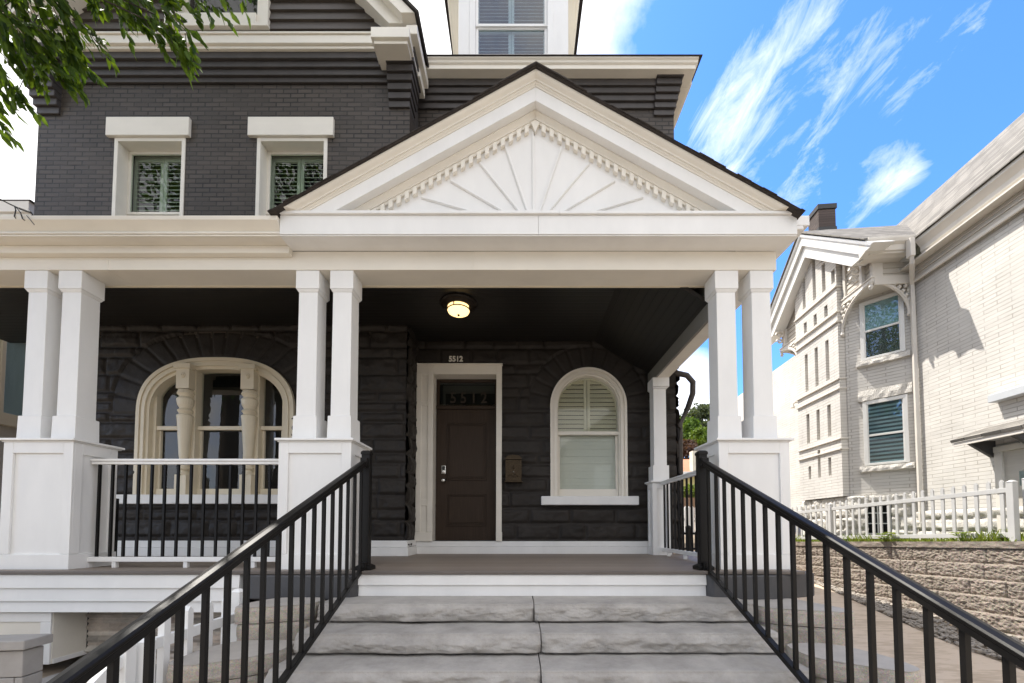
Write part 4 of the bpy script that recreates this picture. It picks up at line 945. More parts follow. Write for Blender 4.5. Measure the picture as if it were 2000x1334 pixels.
# ------------------------------------------------ stepping block walls beside the stairs
def flank(name, label, segs, sgn):
    R_ = root(name, label, 'block wall', (segs[0][0][0][0], segs[0][0][0][1], 0))
    for i, (poly, zt) in enumerate(segs):
        rp = roundpoly(poly, .22, 8)
        def rough(poly2, z0, z1, amp, nm, mat, seed, top=True):
            mb = MB(); pts = []
            for a, b in zip(poly2, poly2[1:] + poly2[:1]):
                L_ = math.dist(a, b); n_ = max(1, int(L_/.03))
                for k in range(n_): pts.append((a[0] + (b[0]-a[0])*k/n_, a[1] + (b[1]-a[1])*k/n_))
            cx_ = sum(p[0] for p in pts)/len(pts); cy_ = sum(p[1] for p in pts)/len(pts); nz_ = max(2, int((z1-z0)/.025)); n_ = len(pts)
            for j in range(nz_+1):
                z = z0 + (z1-z0)*j/nz_
                for (x, y) in pts:
                    d = Vector((x-cx_, y-cy_, 0)).normalized(); q = Vector((x*9+seed, y*9, z*9))
                    e = amp*(fbm(q, 4)*.7 + .25*noise.noise(q*3))
                    if j in (0, nz_): e -= amp*.5
                    mb.v.append((x+d.x*e, y+d.y*e, z))
            for j in range(nz_):
                for k in range(n_): mb.f.append((j*n_+k, j*n_+(k+1) % n_, (j+1)*n_+(k+1) % n_, (j+1)*n_+k))
            mb.f.append(tuple(nz_*n_+k for k in range(n_)))
            return mb.build(nm, mat, R_, recalc=True)
        rough(rp, zt-.125, zt, .014, 'cap_block', M_CAP if False else M_BLOCK, i*3)
        ins = [(x*.94 + sum(p[0] for p in rp)/len(rp)*.06, y*.94 + sum(p[1] for p in rp)/len(rp)*.06) for x, y in rp]
        z = zt-.128; n_ = 0
        while z > 0.02:
            rough(ins, max(0, z-.2), z-.004, .012, 'block_course', M_BLOCK, i*7+n_); z -= .2; n_ += 1
        tp = MB(); tp.prism_z([(x*.985 + sum(p[0] for p in rp)/len(rp)*.015, y*.985 + sum(p[1] for p in rp)/len(rp)*.015) for x, y in rp], zt+.001, zt+.006); tp.build('cap_top', M_CAP, R_)
PZ = lambda px, py, z: (lambda r: (r.x*(z-EYE)/r.z, r.y*(z-EYE)/r.z))(ray(px, py))
flank('stepped_block_wall', 'tan concrete block wall stepping down beside the tan paved path', [
    ([(2.02, 3.95), (2.02, 3.45), (2.28, 3.33), (2.66, 3.22), (2.68, 3.42), (2.55, 3.95)], .93),
    ([(2.02, 3.22), (2.02, 2.86), (2.20, 2.72), (2.42, 2.56), (2.56, 2.62), (2.58, 2.85), (2.45, 3.22)], .70),
    ([(2.03, 2.5), (2.03, 2.05), (2.30, 1.95), (2.52, 2.05), (2.52, 2.5)], .47),
    ([(2.03, 1.93), (2.03, 1.4), (2.40, 1.4), (2.40, 1.9)], .25)], 1)
flank('stepped_block_wall', 'tan concrete block wall stepping down between the steps and the small white picket fence', [
    ([(-1.72, 3.78), (-1.72, 3.46), (-1.95, 3.36), (-2.28, 3.26), (-2.30, 3.5), (-2.20, 3.78)], .955),
    ([(-1.72, 3.30), (-1.72, 2.98), (-1.88, 2.84), (-2.16, 2.68), (-2.33, 2.72), (-2.33, 3.1), (-2.2, 3.30)], .70),
    ([(-1.72, 2.6), (-1.72, 2.1), (-2.0, 1.98), (-2.25, 2.05), (-2.25, 2.6)], .47),
    ([(-1.72, 1.9), (-1.72, 1.4), (-2.1, 1.4), (-2.1, 1.9)], .25)], -1)
# dark fillers under the pedestal side of the stairs
# ------------------------------------------------ low grey block wall, bottom left
gb = root('grey_block_wall', 'low grey concrete block wall with a flat cap below the leftmost porch pedestal', 'block wall', (-4.2, 3.0, 0))
a0 = Vector((-5.4, 2.68, 0)); a1 = Vector((-3.46, 2.90, 0)); dv = (a1-a0); Lw = dv.length; dv.normalize(); nv_ = Vector((dv.y, -dv.x, 0))
r5 = random.Random(3)
def gx(v): return a0 + dv*v[0] - nv_*v[1] + Vector((0, 0, v[2]))
z = 0; row = 0
while z < .70:
    h = .185; u = -(row % 2)*.19; mbk = MB()
    while u < Lw:
        b = min(u+.38, Lw); u0_ = max(u, 0); off = r5.uniform(-.006, .006)
        mbk.box(u0_+.002, b-.002, off, .145, z+.002, min(z+h, .745)-.003); u = b
    mbk.xf = gx; mbk.build('block_course', M_GREYBLOCK, gb, bevel=.006); z += h; row += 1
cpb = MB(gx); cpb.box(-.02, Lw+.03, -.03, .175, .748, .815); cpb.build('coping', M_GREYBLOCK, gb, bevel=.008)
tag(B('planter_bin', M_BLACKMATT, None, bevel=.01), 'x', 'x') if False else None
pb = MB(); pb.frustum((-3.98, -3.86, 3.68, 3.86), .0, (-4.02, -3.84, 3.66, 3.88), .30); pb.box(-4.03, -3.83, 3.65, 3.89, .30, .325)
tag(pb.build('black_bin', M_BLACKMATT, None, bevel=.006, origin=(-3.93, 3.77, 0)), 'small black plastic bin standing under the porch beside the grey block wall', 'bin')
# ------------------------------------------------ small white picket fence left of the steps
M_VINYL = pbr('white_vinyl', (.80, .80, .79), .35, .02, 4)
M_VINYLG = pbr('toned_down_white_vinyl', (.50, .495, .48), .45, .06, 4)  # white vinyl greyed to offset the sun on the long fence
def picket(mb, c, w, t, z0, z1, ax):
    hw, ht = w/2, t/2
    if ax == 'y': ring = lambda a, b, z: [(c[0]-ht*b, c[1]-hw*a, z), (c[0]+ht*b, c[1]-hw*a, z), (c[0]+ht*b, c[1]+hw*a, z), (c[0]-ht*b, c[1]+hw*a, z)]
    else: ring = lambda a, b, z: [(c[0]-hw*a, c[1]-ht*b, z), (c[0]+hw*a, c[1]-ht*b, z), (c[0]+hw*a, c[1]+ht*b, z), (c[0]-hw*a, c[1]+ht*b, z)]
    mb.loft(ring(1, 1, z0), ring(1, 1, z1-w*.6)); mb.loft(ring(1, 1, z1-w*.6), ring(.15, .9, z1))
def fence(name, label, posts, zb0, ht, npk, rails, pw=.1, post_cap=.0, pk=(.038, .022), kind='fence', mat=None):
    M_VINYL = mat or globals()['M_VINYL']
    R_ = root(name, label, kind, (posts[0][0], posts[0][1], zb0(posts[0])))
    for p in posts:
        z = zb0(p); pcap_ = post_cap(p) if callable(post_cap) else post_cap; po = MB(); po.box(p[0]-pw/2, p[0]+pw/2, p[1]-pw/2, p[1]+pw/2, z-.05, z+ht+pcap_); po.frustum((p[0]-pw*.58, p[0]+pw*.58, p[1]-pw*.58, p[1]+pw*.58), z+ht+pcap_, (p[0]-pw*.2, p[0]+pw*.2, p[1]-pw*.2, p[1]+pw*.2), z+ht+pcap_+.03); po.build('post', M_VINYL, R_, bevel=.004)
    for p, q, n_ in zip(posts, posts[1:], npk):
        for f_ in rails:
            ra = MB(); ra.bar((p[0], p[1], zb0(p)+f_), (q[0], q[1], zb0(q)+f_), .04, .075); ra.build('rail', M_VINYL, R_, bevel=.004)
        ax = 'y' if abs(q[1]-p[1]) > abs(q[0]-p[0]) else 'x'
        for k in range(n_):
            t = (k+.7)/(n_+.4); c = (p[0]+(q[0]-p[0])*t, p[1]+(q[1]-p[1])*t); z = zb0(c)
            pm_ = MB(); picket(pm_, c, pk[0], pk[1]+.022, z+.03, z+ht, ax); pm_.build('picket', M_VINYL, R_)
    return R_
fence('picket_fence', 'small white picket fence beside the left block wall and stacked stone base', [(-2.39, 3.52), (-2.39, 2.66)], lambda p: .20, .83, (4,), (.64, .14), pw=.075, post_cap=lambda p: -.16 if p[1] < 3 else .02, pk=(.05, .022))
pgt = root('picket_gate', 'low white picket gate with a sloping top rail, beside the grey block wall', 'gate', (-2.42, 2.2, .15))
for y, h in ((2.56, .87), (2.1, .52)): g = MB(); g.box(-2.455, -2.385, y-.035, y+.035, .0, h); g.frustum((-2.46, -2.38, y-.04, y+.04), h, (-2.43, -2.41, y-.01, y+.01), h+.025); g.build('post', M_VINYL, pgt, bevel=.004)
for z in (.80, .22): g = MB(); g.bar((-2.42, 2.525, z), (-2.42, 2.135, z-.28 if z > .5 else z), .04, .08); g.build('rail', M_VINYL, pgt, bevel=.006)
for k in range(4): y = 2.47 - k*.09; g = MB(); g.box(-2.432, -2.408, y-.028, y+.028, .26, .76 - .7*(2.525-y)); g.build('picket', M_VINYL, pgt)
# ------------------------------------------------ retaining wall on the right, its bed, and the fence on it
def wtop(y): return 1.40 - .036*(y-5.9)
rw = root('retaining_wall', 'tan rough block retaining wall with stepped courses under the long white picket fence', 'retaining wall', (7.3, 8, 0))
ya, yb_ = 3.0, 13.0
ch = .245
for k in range(6):
    x_ = 7.36 - .072*k; z1 = -.105 - ch*k; z0 = z1 - ch; mb = MB(); rr = random.Random(40+k); br = [ya-rr.random()*.4]
    while br[-1] < yb_: br.append(br[-1] + rr.choice((.6, .45, .5)))
    def fn(a, b, x_=x_, z0=z0, z1=z1, br=br, k=k):
        y = ya + a*(yb_-ya); 
        if b > .82: return (x_ + .012 + (b-.82)/.18*.105, y, wtop(y) + z1)
        z = wtop(y) + z0 + (z1-z0)*b/.82
        du = min(abs(y-q) for q in br); p = Vector((y*6, z*7, k*3.3))
        e = .014*fbm(p*1.5, 4) + .016*noise.noise(p*4.5) + .010*noise.noise(p*10) - .02*(1-sstep(0, .018, du)) - .014*(1-sstep(0, .16, b)) - .008*sstep(.72, .82, b)
        return (x_ - e, y, z)
    mb.grid(520, 18, fn); mb.build('block_course', M_RWALL, rw, recalc=False)
mb = MB()
def fn(a, b):
    y = ya + a*(yb_-ya)
    if b > .6: return (7.34 + (b-.6)/.4*.35, y, wtop(y) + .004*noise.noise(Vector((y*5, b*9, 0))))
    p = Vector((y*7, b*2, 8)); return (7.34 - .012*fbm(p, 4), y, wtop(y) - .105 + .105*b/.6)
mb.grid(340, 10, fn); mb.build('coping', M_RWALL, rw, recalc=False)
lw_ = MB(); lw_.grid(20, 20, lambda a, b: (7.6 + a*20, -4 + b*22, wtop(-4 + b*22) - .03 + .05*noise.noise(Vector((a*30, b*30, 0))))); struct(lw_.build('neighbour_lawn', M_GRASS, None, smooth=True, recalc=False))
fence('long_picket_fence', 'long white picket fence standing on top of the tan retaining wall', [(7.62, 13.3), (7.58, 9.93), (7.55, 6.25), (7.5, 6.2)], lambda p: wtop(p[1]) + .03, .93, (18, 20, 0), (.76, .07), pw=.085, post_cap=-.06, pk=(.052, .0), mat=M_VINYLG)
fence('corner_picket_fence', 'short white picket fence run turning away towards the house from the fence corner', [(7.7, 6.15), (10.4, 6.25)], lambda p: wtop(p[1]) + .03, .93, (16,), (.76, .07), pw=.1, post_cap=-.02, mat=M_VINYLG)
# ------------------------------------------------ leaves and plants
def leaf(mb, p, d, n, L_, w):
    d = d.normalized(); s_ = d.cross(n).normalized(); n = s_.cross(d).normalized()
    a = p; m1 = p + d*L_*.38 + n*L_*.05; t = p + d*L_ - n*L_*.08
    mb.add([a, m1 + s_*w*.5 + n*w*.12, p + d*L_*.75 + s_*w*.33, t, p + d*L_*.75 - s_*w*.33, m1 - s_*w*.5 + n*w*.12, m1 - n*w*.08], [(0, 6, 1), (6, 2, 1), (6, 3, 2), (6, 4, 3), (6, 5, 4), (0, 5, 6)])
def rvec(r): return Vector((r.gauss(0, 1), r.gauss(0, 1), r.gauss(0, 1))).normalized()
M_WEED = leafmat('weed_leaf', (.10, .17, .02), (.22, .26, .04), .35)
gs = MB(); r6 = random.Random(12)
for k in range(3800):
    y = 5.2 + 8*r6.random(); x = 7.42 + 1.4*r6.random()**1.5; hgt = r6.uniform(.05, .16)*(1.6 if noise.noise(Vector((y*1.3, x, 0))) > .1 else .7)
    p = Vector((x, y, wtop(y)-.03)); d = Vector((r6.uniform(-.6, .6), r6.uniform(-.6, .6), 1))
    leaf(gs, p + Vector((0, 0, .01)), d, rvec(r6), hgt, .018)
o = gs.build('grass', M_WEED, None, recalc=False); o['kind'] = 'stuff'
def weed(px, py, Y, n_, s, label, leafL=.11):
    c = P(px, py, Y); R_ = root('leafy_weed', label, 'weed', (c.x, c.y, wtop(c.y)))
    st_ = MB(); lf = MB(); r = random.Random(int(px)); b0 = Vector((c.x, c.y, wtop(c.y)-.02))
    for k in range(n_):
        a = r.random()*6.28; tip = b0 + Vector((math.cos(a)*s*r.uniform(.2, 1), math.sin(a)*s*r.uniform(.2, 1), s*r.uniform(.4, 1.3)))
        st_.tube([b0, (b0+tip)/2 + Vector((0, 0, .03)), tip], .004, 5)
        for q in range(3): leaf(lf, tip, Vector((math.cos(a+q*2-2), math.sin(a+q*2-2), r.uniform(-.1, .3))), Vector((0, 0, 1)), leafL*r.uniform(.7, 1.1), leafL*.6)
    st_.build('stem', M_WEED, R_); lf.build('leaves', M_WEED, R_, recalc=False)
weed(1729, 1050, 8.25, 12, .16, 'bright green broad leaved weed at the foot of the long picket fence, largest there', .12)
weed(1880, 1052, 6.9, 8, .14, 'small green weed at the foot of the long picket fence, left of its corner post', .1)
weed(1958, 1052, 6.45, 10, .15, 'small green weed right beside the corner post of the long picket fence', .1)
# overhanging tree, top left: trunk outside the frame, branches reach in
M_LEAF = leafmat('maple_leaf', (.035, .075, .010), (.125, .20, .025), .45); M_BARK = pbr('bark', (.09, .07, .055), .9, .35, 6, bump=.8, bsc=25, dist=.02, aniso=(4, 4, 1))
tr = root('overhanging_tree', 'leafy green tree whose branches hang into the upper left corner in front of the gable', 'tree', (-5.6, 1.1, 0))
tk = MB(); tk.tube([(-5.6, 1.1, -.1), (-5.55, 1.12, 1.5), (-5.45, 1.2, 3.2), (-5.3, 1.3, 5.2), (-5.2, 1.4, 7.2), (-5.1, 1.5, 9)], [.26, .21, .19, .16, .12, .06], 12)
r7 = random.Random(21); lf = MB(); twig = MB()
targets = []
for (px, py, Y, rad, n_) in ((40, 0, 3.1, .36, 200), (-40, 40, 3.0, .42, 190), (110, 30, 3.15, .22, 100), (40, 75, 3.1, .22, 96), (115, 95, 3.2, .14, 54), (210, -30, 3.2, .26, 110), (275, 5, 3.2, .22, 110), (325, 55, 3.2, .15, 66), (350, 85, 3.25, .09, 24), (320, -10, 3.25, .2, 70), (-30, 130, 3.0, .15, 54), (20, 165, 3.1, .09, 24), (-40, 190, 3.0, .13, 36), (468, -35, 3.3, .12, 30), (150, -80, 3.1, .45, 200), (380, -90, 3.25, .3, 90), (0, -90, 3.0, .55, 220)):
    targets.append((P(px, py, Y), rad, n_))
for k in range(26):        # the rest of the crown, above and to the left of the view
    a = r7.random()*6.28; rr = r7.uniform(.6, 3.2); targets.append((Vector((-4.6 + rr*math.cos(a)*1.0, .6 + rr*.75*math.sin(a), 7.4 + r7.uniform(-.4, 3.2))), r7.uniform(.6, .95), 170))
for k in range(16): targets.append((Vector((r7.uniform(-8.8, -2.4), r7.uniform(2.0, 5.1), r7.uniform(10.0, 11.8))), r7.uniform(.75, 1.05), 200))  # extra clusters above the view, added to shade the steps
for c, rad, n_ in targets:
    big = rad > .58
    b0 = Vector((-5.35, 1.25, max(4.6, c.z - 1.6 - r7.random()*.8))); mid = (b0+c)/2 + Vector((0, 0, .35)) 
    tk.tube([b0, b0.lerp(mid, .6), mid, c + Vector((-.1, 0, .12))], [.055, .04, .026, .008] if big else [.022, .017, .011, .004], 6)
    droop = Vector((.55, .05, -.85))
    for k in range(int(n_/5.6)):
        p0 = c + rvec(r7)*rad*r7.random()**.45; d = (droop + rvec(r7)*.55).normalized(); l = r7.uniform(.12, .24)*(1.4 if big else 1)
        twig.tube([p0 - d*l*.6 + Vector((0, 0, .02)), p0, p0 + d*l], [.003, .0025, .0012], 4, caps=False)
        for q in range(7):
            t = q/6; side = rvec(r7); s_ = .13 if big else r7.uniform(.085, .135)
            leaf(lf, p0 + d*l*t, d*1.0 + side*.5 + Vector((.12, 0, -.45)), rvec(r7), s_, s_*r7.uniform(.3, .43))
tk.build('trunk', M_BARK, tr, smooth=True); twig.build('twigs', M_BARK, tr, recalc=False); lf.build('crown', M_LEAF, tr, recalc=False)
# ------------------------------------------------ distance, seen between the porch post and the right pedestal
def far_tree(name, label, x, y, zb, zc, rx, rz, c1, c2, n_, ls, seed):
    R_ = root(name, label, 'tree', (x, y, zb)); r = random.Random(seed)
    t = MB(); t.tube([(x, y, zb), (x+.1, y, (zb+zc)/2), (x, y, zc+rz*.4)], [rx*.1, rx*.08, rx*.03], 8); 
    for k in range(7):
        a = r.random()*6.28; t.tube([(x, y, zc-rz*.6), (x+rx*.5*math.cos(a), y+rx*.5*math.sin(a), zc+rz*r.uniform(-.2, .5))], [rx*.04, rx*.01], 5)
    t.build('trunk', M_BARK, R_)
    lf = MB(); cl = []
    for k in range(26):
        d = rvec(r); cl.append((Vector((x+d.x*rx*.72, y+d.y*rx*.72, zc+d.z*rz*.72)), r.uniform(.24, .42)))
    for k in range(n_):
        c, q = r.choice(cl); d = rvec(r); p = c + Vector((d.x*rx*q, d.y*rx*q, d.z*rz*q))*(r.random()**.4)
        leaf(lf, p, rvec(r) + Vector((0, 0, -.2)), rvec(r), ls*r.uniform(.7, 1.3), ls*.6)
    lf.build('crown', leafmat(name+'_leaf', c1, c2, .3), R_, recalc=False)
def far(px, py, Y): return P(px, py, Y)
c = far(1372, 830, 42); far_tree('grey_green_tree', 'tall grey green tree farthest behind the porch railing gap', c.x, c.y, 4, c.z, 2.3, 2.0, (.05, .07, .035), (.10, .125, .065), 5200, .30, 1)
c = far(1338, 842, 34); far_tree('bright_green_tree', 'bright green tree behind the red leaved tree, by the porch post', c.x, c.y, 4, c.z, 1.4, 1.15, (.05, .10, .012), (.13, .21, .03), 4200, .22, 2)
c = far(1372, 862, 31); far_tree('bright_green_tree', 'yellow green shrubby tree right of the red leaved tree', c.x, c.y, 4, c.z, 1.3, 1.0, (.06, .11, .012), (.15, .22, .03), 3600, .2, 3)
c = far(1338, 888, 28); far_tree('red_leaved_tree', 'dark red leaved tree above the orange roof', c.x, c.y, 4, c.z, 1.25, 1.0, (.05, .028, .022), (.11, .06, .045), 4200, .18, 4)
c = far(1345, 958, 19); far_tree('hedge_bush', 'yellow green bush above the far brown fence', c.x, c.y, 2, c.z-.1, .75, .36, (.09, .14, .02), (.2, .25, .05), 2600, .12, 5)
c = far(1460, 1000, 22); far_tree('hedge_bush', 'green bush hidden behind the right porch pedestal', c.x, c.y, 2, c.z, 1.0, .6, (.06, .10, .02), (.12, .17, .03), 900, .12, 6) if False else None
fh = root('yellow_house', 'small yellow house with an orange roof and pale chimney far behind the porch', 'house', (9.8, 24, 3.3))
a = far(1310, 950, 24); b = far(1410, 924, 24)
B('wall', pbr('yellow_wall', (.50, .44, .20), .8, .08), fh, (a.x, b.x+2, 24, 29, a.z-.6, b.z), bevel=0)
rt = far(1340, 903, 24).z
m = MB(); m.loft([(a.x-.5, 23.6, b.z), (b.x+2.5, 23.6, b.z), (b.x+2.5, 29, b.z), (a.x-.5, 29, b.z)], [(a.x-.3, 26.2, rt+.55), (b.x+2, 26.2, rt+.55), (b.x+2, 27, rt+.55), (a.x-.3, 27, rt+.55)])
m.build('roof', pbr('orange_roof', (.42, .20, .11), .9, .2, 6), fh); B('fascia', M_NWHITE, fh, (a.x-.5, b.x+2.5, 23.5, 23.6, b.z-.12, b.z+.03), bevel=0)
c0 = far(1347, 920, 23.9); c1 = far(1361, 883, 23.9)
B('chimney', pbr('pale_chimney', (.58, .54, .44), .8, .08), fh, (c0.x, c1.x, 23.45, 23.9, c0.z-.2, c1.z), bevel=0)
w0 = far(1325, 945, 24)
wf_ = B('window', M_NWHITE, fh, (w0.x-.05, w0.x+.25, 23.93, 24.0, w0.z-.1, w0.z+.28), bevel=0); B('pane', M_DARK, wf_, (w0.x, w0.x+.2, 23.91, 23.93, w0.z-.05, w0.z+.23), bevel=0)
a = far(1300, 992, 17); b = far(1420, 972, 17)
bf = MB()
for k in range(16):
    x = a.x + (b.x-a.x)*k/16; bf.box(x, x+(b.x-a.x)/16-.012, 17, 17.03, a.z-.9, b.z)
tag(bf.build('board_fence', pbr('brown_boards', (.23, .15, .10), .85, .2), None, origin=(a.x, 17, a.z-.9)), 'brown board fence far behind the porch, under the yellow green bush', 'fence')
a = far(1300, 1050, 13.2); b = far(1420, 992, 13.2)
fence('far_picket_fence', 'white picket fence far behind the porch railing, in front of the brown board fence', [(a.x, 13.2), (b.x, 13.2)], lambda p: a.z+.05, b.z-a.z, (17,), (.55, .12), pw=.1, pk=(.075, .02))
bk = root('black_iron_fence', 'low black metal fence with round post caps beside the house, behind the porch railing', 'fence', (3.9, 9.6, .2))
for px, hh in ((1330, 1015), (1344, 1028), (1362, 1040)):
    q = far(px, hh, 9.4 if px != 1330 else 9.0); g = MB(); g.box(q.x-.045, q.x+.045, q.y-.045, q.y+.045, .1, q.z-.05); g.lathe([(.05, 0), (.065, .03), (.05, .07), (.01, .09)], (q.x, q.y, q.z-.06), 10); g.build('post', M_BLACK, bk)
q = far(1330, 1042, 9.4); q2 = far(1400, 1042, 9.4)
for zz in (q.z, q.z-.35): g = MB(); g.bar((q.x-.3, 9.4, zz), (q2.x, 9.4, zz), .04, .05); g.build('rail', M_BLACK, bk)
for k in range(9): x = q.x-.2 + k*.11; g = MB(); g.box(x-.009, x+.009, 9.391, 9.409, .25, q.z); g.build('bar', M_BLACK, bk)
# ------------------------------------------------ service cable at the left gutter
cb = MB(); pts = [P(0, 389, 3.75), P(20, 399, 3.78), P(31, 404, 3.8), P(45, 410, 3.82), P(62, 416, 3.84), P(66, 424, 3.86)]
cb.tube([P(-200, 300, 3.2)] + pts, .006, 6); cb.tube([P(38, 407, 3.81), P(60, 415, 3.83)], .011, 6)
cb.tube([P(29, 404, 3.8), P(31, 410, 3.81), P(28, 423, 3.82), P(34, 430, 3.84)], .005, 6); cb.tube([P(31, 404, 3.8), P(40, 415, 3.81), P(44, 427, 3.82), P(49, 431, 3.84)], .005, 6)
cb.tube([P(52, 421, 3.82), P(60, 430, 3.80), P(67, 439, 3.80)], .004, 6)
tag(cb.build('service_cable', M_BLACKMATT, None, origin=tuple(pts[2])), 'black overhead service cable splitting into wires at the left porch gutter', 'cable')
# ------------------------------------------------ cream brick neighbour on the right (local frame: x along its wall, y outwards, z up)
A_N = math.radians(5.2)
nh = root('cream_brick_house', 'cream painted brick house with a gabled bay and grey roof behind the long fence', 'house', (0, 0, 0))
nh.location = (8.62, 8.70, 0); nh.rotation_euler = (0, 0, math.radians(90) - A_N)
def NB(name, mat, *boxes, parent=None, bevel=.006):
    return B(name, mat, parent or nh, *boxes, bevel=bevel)
gnd = 1.0
NB('brick_wall', M_NBRICK, (-9, .4, -.3, 0, 1.95, 7.2), bevel=0)
NB('brick_wall', M_NBRICK, (3.4, 9, -.3, 0, 1.95, 7.2), bevel=0)
rsw = MB(); rr = random.Random(77)
def fnr(a, b):
    u = -9 + 9.1*a; v = 1.0 + .95*b; rows = fnr.rows; i, j, dv_, du_ = locate(rows, u, v); return (u, .03 + rockface(u, v, i, j, du_, dv_, .05, seed=8), v)
fnr.rows = courses(-9, .4, 1.0, 1.95, (.3, .24), .4, .8, rr)
rsw.grid(230, 26, fnr); rsw.build('rough_stone_base', M_NSTONE, nh, smooth=True, recalc=False)
# bay: diagonal face, outer face, slotted panel
s = .15
dg = MB(); dg.prism_z([(s, 0), (s+.80, .80), (s+1.1, .5), (s+.5, -.2)], 2.35, 7.0); dgo = dg.build('bay_diagonal', M_NBRICK, nh)
NB('bay_wall', M_NBRICK, (.95, 2.75, .2, .80, 2.35, 7.0), bevel=0)
dg2 = MB(); dg2.prism_z([(2.75, .80), (3.55, 0), (3.2, -.2), (2.45, .5)], 2.35, 7.0); dg2.build('bay_diagonal', M_NBRICK, nh)
bb = MB()
def bayx(a):      # path around the bay foot
    L_ = [1.131, 1.8, 1.131]; d = a*sum(L_)
    if d < L_[0]: t = d/L_[0]; return s+.8*t, .8*t, Vector((-.707, .707, 0))
    d -= L_[0]
    if d < L_[1]: return .95+d, .80, Vector((0, 1, 0))
    t = (d-L_[1])/L_[2]; return 2.75+.8*t, .80-.8*t, Vector((.707, .707, 0))
rows_b = courses(0, 4.1, 1.0, 2.35, (.28, .22, .34), .35, .7, rr)
def fnb(a, b):
    x, y, n_ = bayx(a); u = a*4.06; v = 1.0 + 1.35*b; i, j, dv_, du_ = locate(rows_b, u, v); d = .03 + rockface(u, v, i, j, du_, dv_, .06, seed=4); return (x+n_.x*d, y+n_.y*d, v)
def on_bw(a, b): return .10 < a < .20 and 1.45 < 1.0+1.35*b < 2.2
bb.grid(150, 40, fnb, on_bw); bb.build('rough_stone_base', M_NSTONE, nh, smooth=True, recalc=False)
# slotted chimney panel in front of the bay wall, z bands with string courses
xa, xb = .98, 2.70; yp0, yp1 = .801, .95
sl = []   # (x0,x1,z0,z1) slots
for k, x in enumerate((1.40, 1.83, 2.26)): sl += [(x-.075, x+.055, 5.30, 6.33), (x-.075, x+.055, 3.88 + .0*k, 4.68)]
for x in (1.40, 1.83, 2.26): sl += [(x-.075, x+.055, 6.93, 7.22)]
for x, z0, z1 in ((2.28, 7.62, 8.45), (1.83, 7.62, 8.75), (1.45, 7.62, 8.35), (1.10, 7.62, 7.95)): sl += [(x-.075, x+.055, z0, z1)]
sl += [(1.365, 1.475, 2.9, 3.35), (1.775, 1.885, 2.9, 3.62), (2.175, 2.285, 2.9, 3.25)]
zs_ = sorted({2.35, 9.0} | {q for a in sl for q in a[2:]}); pn_ = MB()
def ztop(x): return 9.30 - .78*abs(x-1.85)
for z0, z1 in zip(zs_, zs_[1:]):
    cut = sorted((a[0], a[1]) for a in sl if a[2] <= z0+1e-6 and a[3] >= z1-1e-6); x = xa
    for c0, c1 in cut + [(xb, xb)]:
        if c0 > x+.01:
            t0, t1 = min(z1, ztop(x)-.42), min(z1, ztop(c0)-.42)
            if t0 > z0+.02 or t1 > z0+.02: pn_.loft([(x, yp0, z0), (c0, yp0, z0), (c0, yp1, z0), (x, yp1, z0)], [(x, yp0, max(z0+.01, t0)), (c0, yp0, max(z0+.01, t1)), (c0, yp1, max(z0+.01, t1)), (x, yp1, max(z0+.01, t0))])
        x = c1
PNL = pn_.build('slotted_brick_panel', M_NBRICK, nh)
for z in (3.49, 3.74, 4.955, 5.197, 6.60, 6.845, 7.47): NB('string_course', M_NTRIM, (xa-.015, xb, yp1, yp1+.045, z-.016, z+.016), (xa-.03, xa, yp0, yp1+.03, z-.016, z+.016), parent=PNL, bevel=.003)
# gable box over the bay, with clapboard
gx0_, gx1_, GXc, GZ, GSl = .04, 3.66, 1.85, 9.46, .80
cl = MB(); z = 7.06
while z < 8.9:
    h = .115; e = max(0, (z+h-7.35)/GSl - .25); x0, x1 = max(gx0_, gx0_-.2+e*.92), min(gx1_, gx1_+.2-e*.92)
    if x1-x0 > .2: cl.loft([(x0, .82, z), (x1, .82, z), (x1, .79, z), (x0, .79, z)], [(x0, .80, z+h), (x1, .80, z+h), (x1, .79, z+h), (x0, .79, z+h)]); cl.loft([(gx0_-.02, 0, z), (gx0_-.02, .80, z), (gx0_, .80, z), (gx0_, 0, z)], [(gx0_, 0, z+h), (gx0_, .80, z+h), (gx0_+.01, .80, z+h), (gx0_+.01, 0, z+h)]) if z < 7.5 else None
    z += h
cl.prism_y([(gx0_+.012, 7.05), (gx1_-.012, 7.05), (gx1_-.012, 7.4), (GXc, 8.8), (gx0_+.012, 7.4)], 0, .785)
GBX = cl.build('gable_siding', M_NSIDING, nh)
NB('belt_board', M_NTRIM, (gx0_-.03, gx1_+.03, .80, .86, 7.0, 7.075), (gx0_-.05, gx1_+.05, .80, .88, 7.076, 7.11), (gx0_-.035, gx0_-.001, 0, .80, 6.92, 7.11), (gx0_, gx1_, .1, .80, 6.98, 7.05), parent=GBX)
NB('corner_board', M_NTRIM, (gx0_-.03, gx0_+.05, .79, .84, 7.11, 7.62), (gx0_-.03, gx0_-.001, .62, .79, 7.11, 7.62), parent=GBX, bevel=.004); NB('corner_board', M_NTRIM, (xa-.14, xa-.06, .80, .85, 7.11, 8.1), parent=GBX, bevel=.004)
def nrake(name, mat, prof, zb=7.52, parent=None):
    m = MB()
    for sg in (-1, 1): m.loft([(GXc, y, GZ-o) for o, y in prof], [(GXc+sg*(GZ-o-zb)/GSl, y, zb) for o, y in prof])
    return m.build(name, mat, parent or nh, bevel=.004)
nrake('gable_rake', M_NWHITE, [(.02, 1.27), (.10, 1.25), (.13, 1.22), (.34, 1.215), (.34, 1.15), (.66, 1.15), (.66, .84), (.02, .84)], zb=7.46)
m = MB()
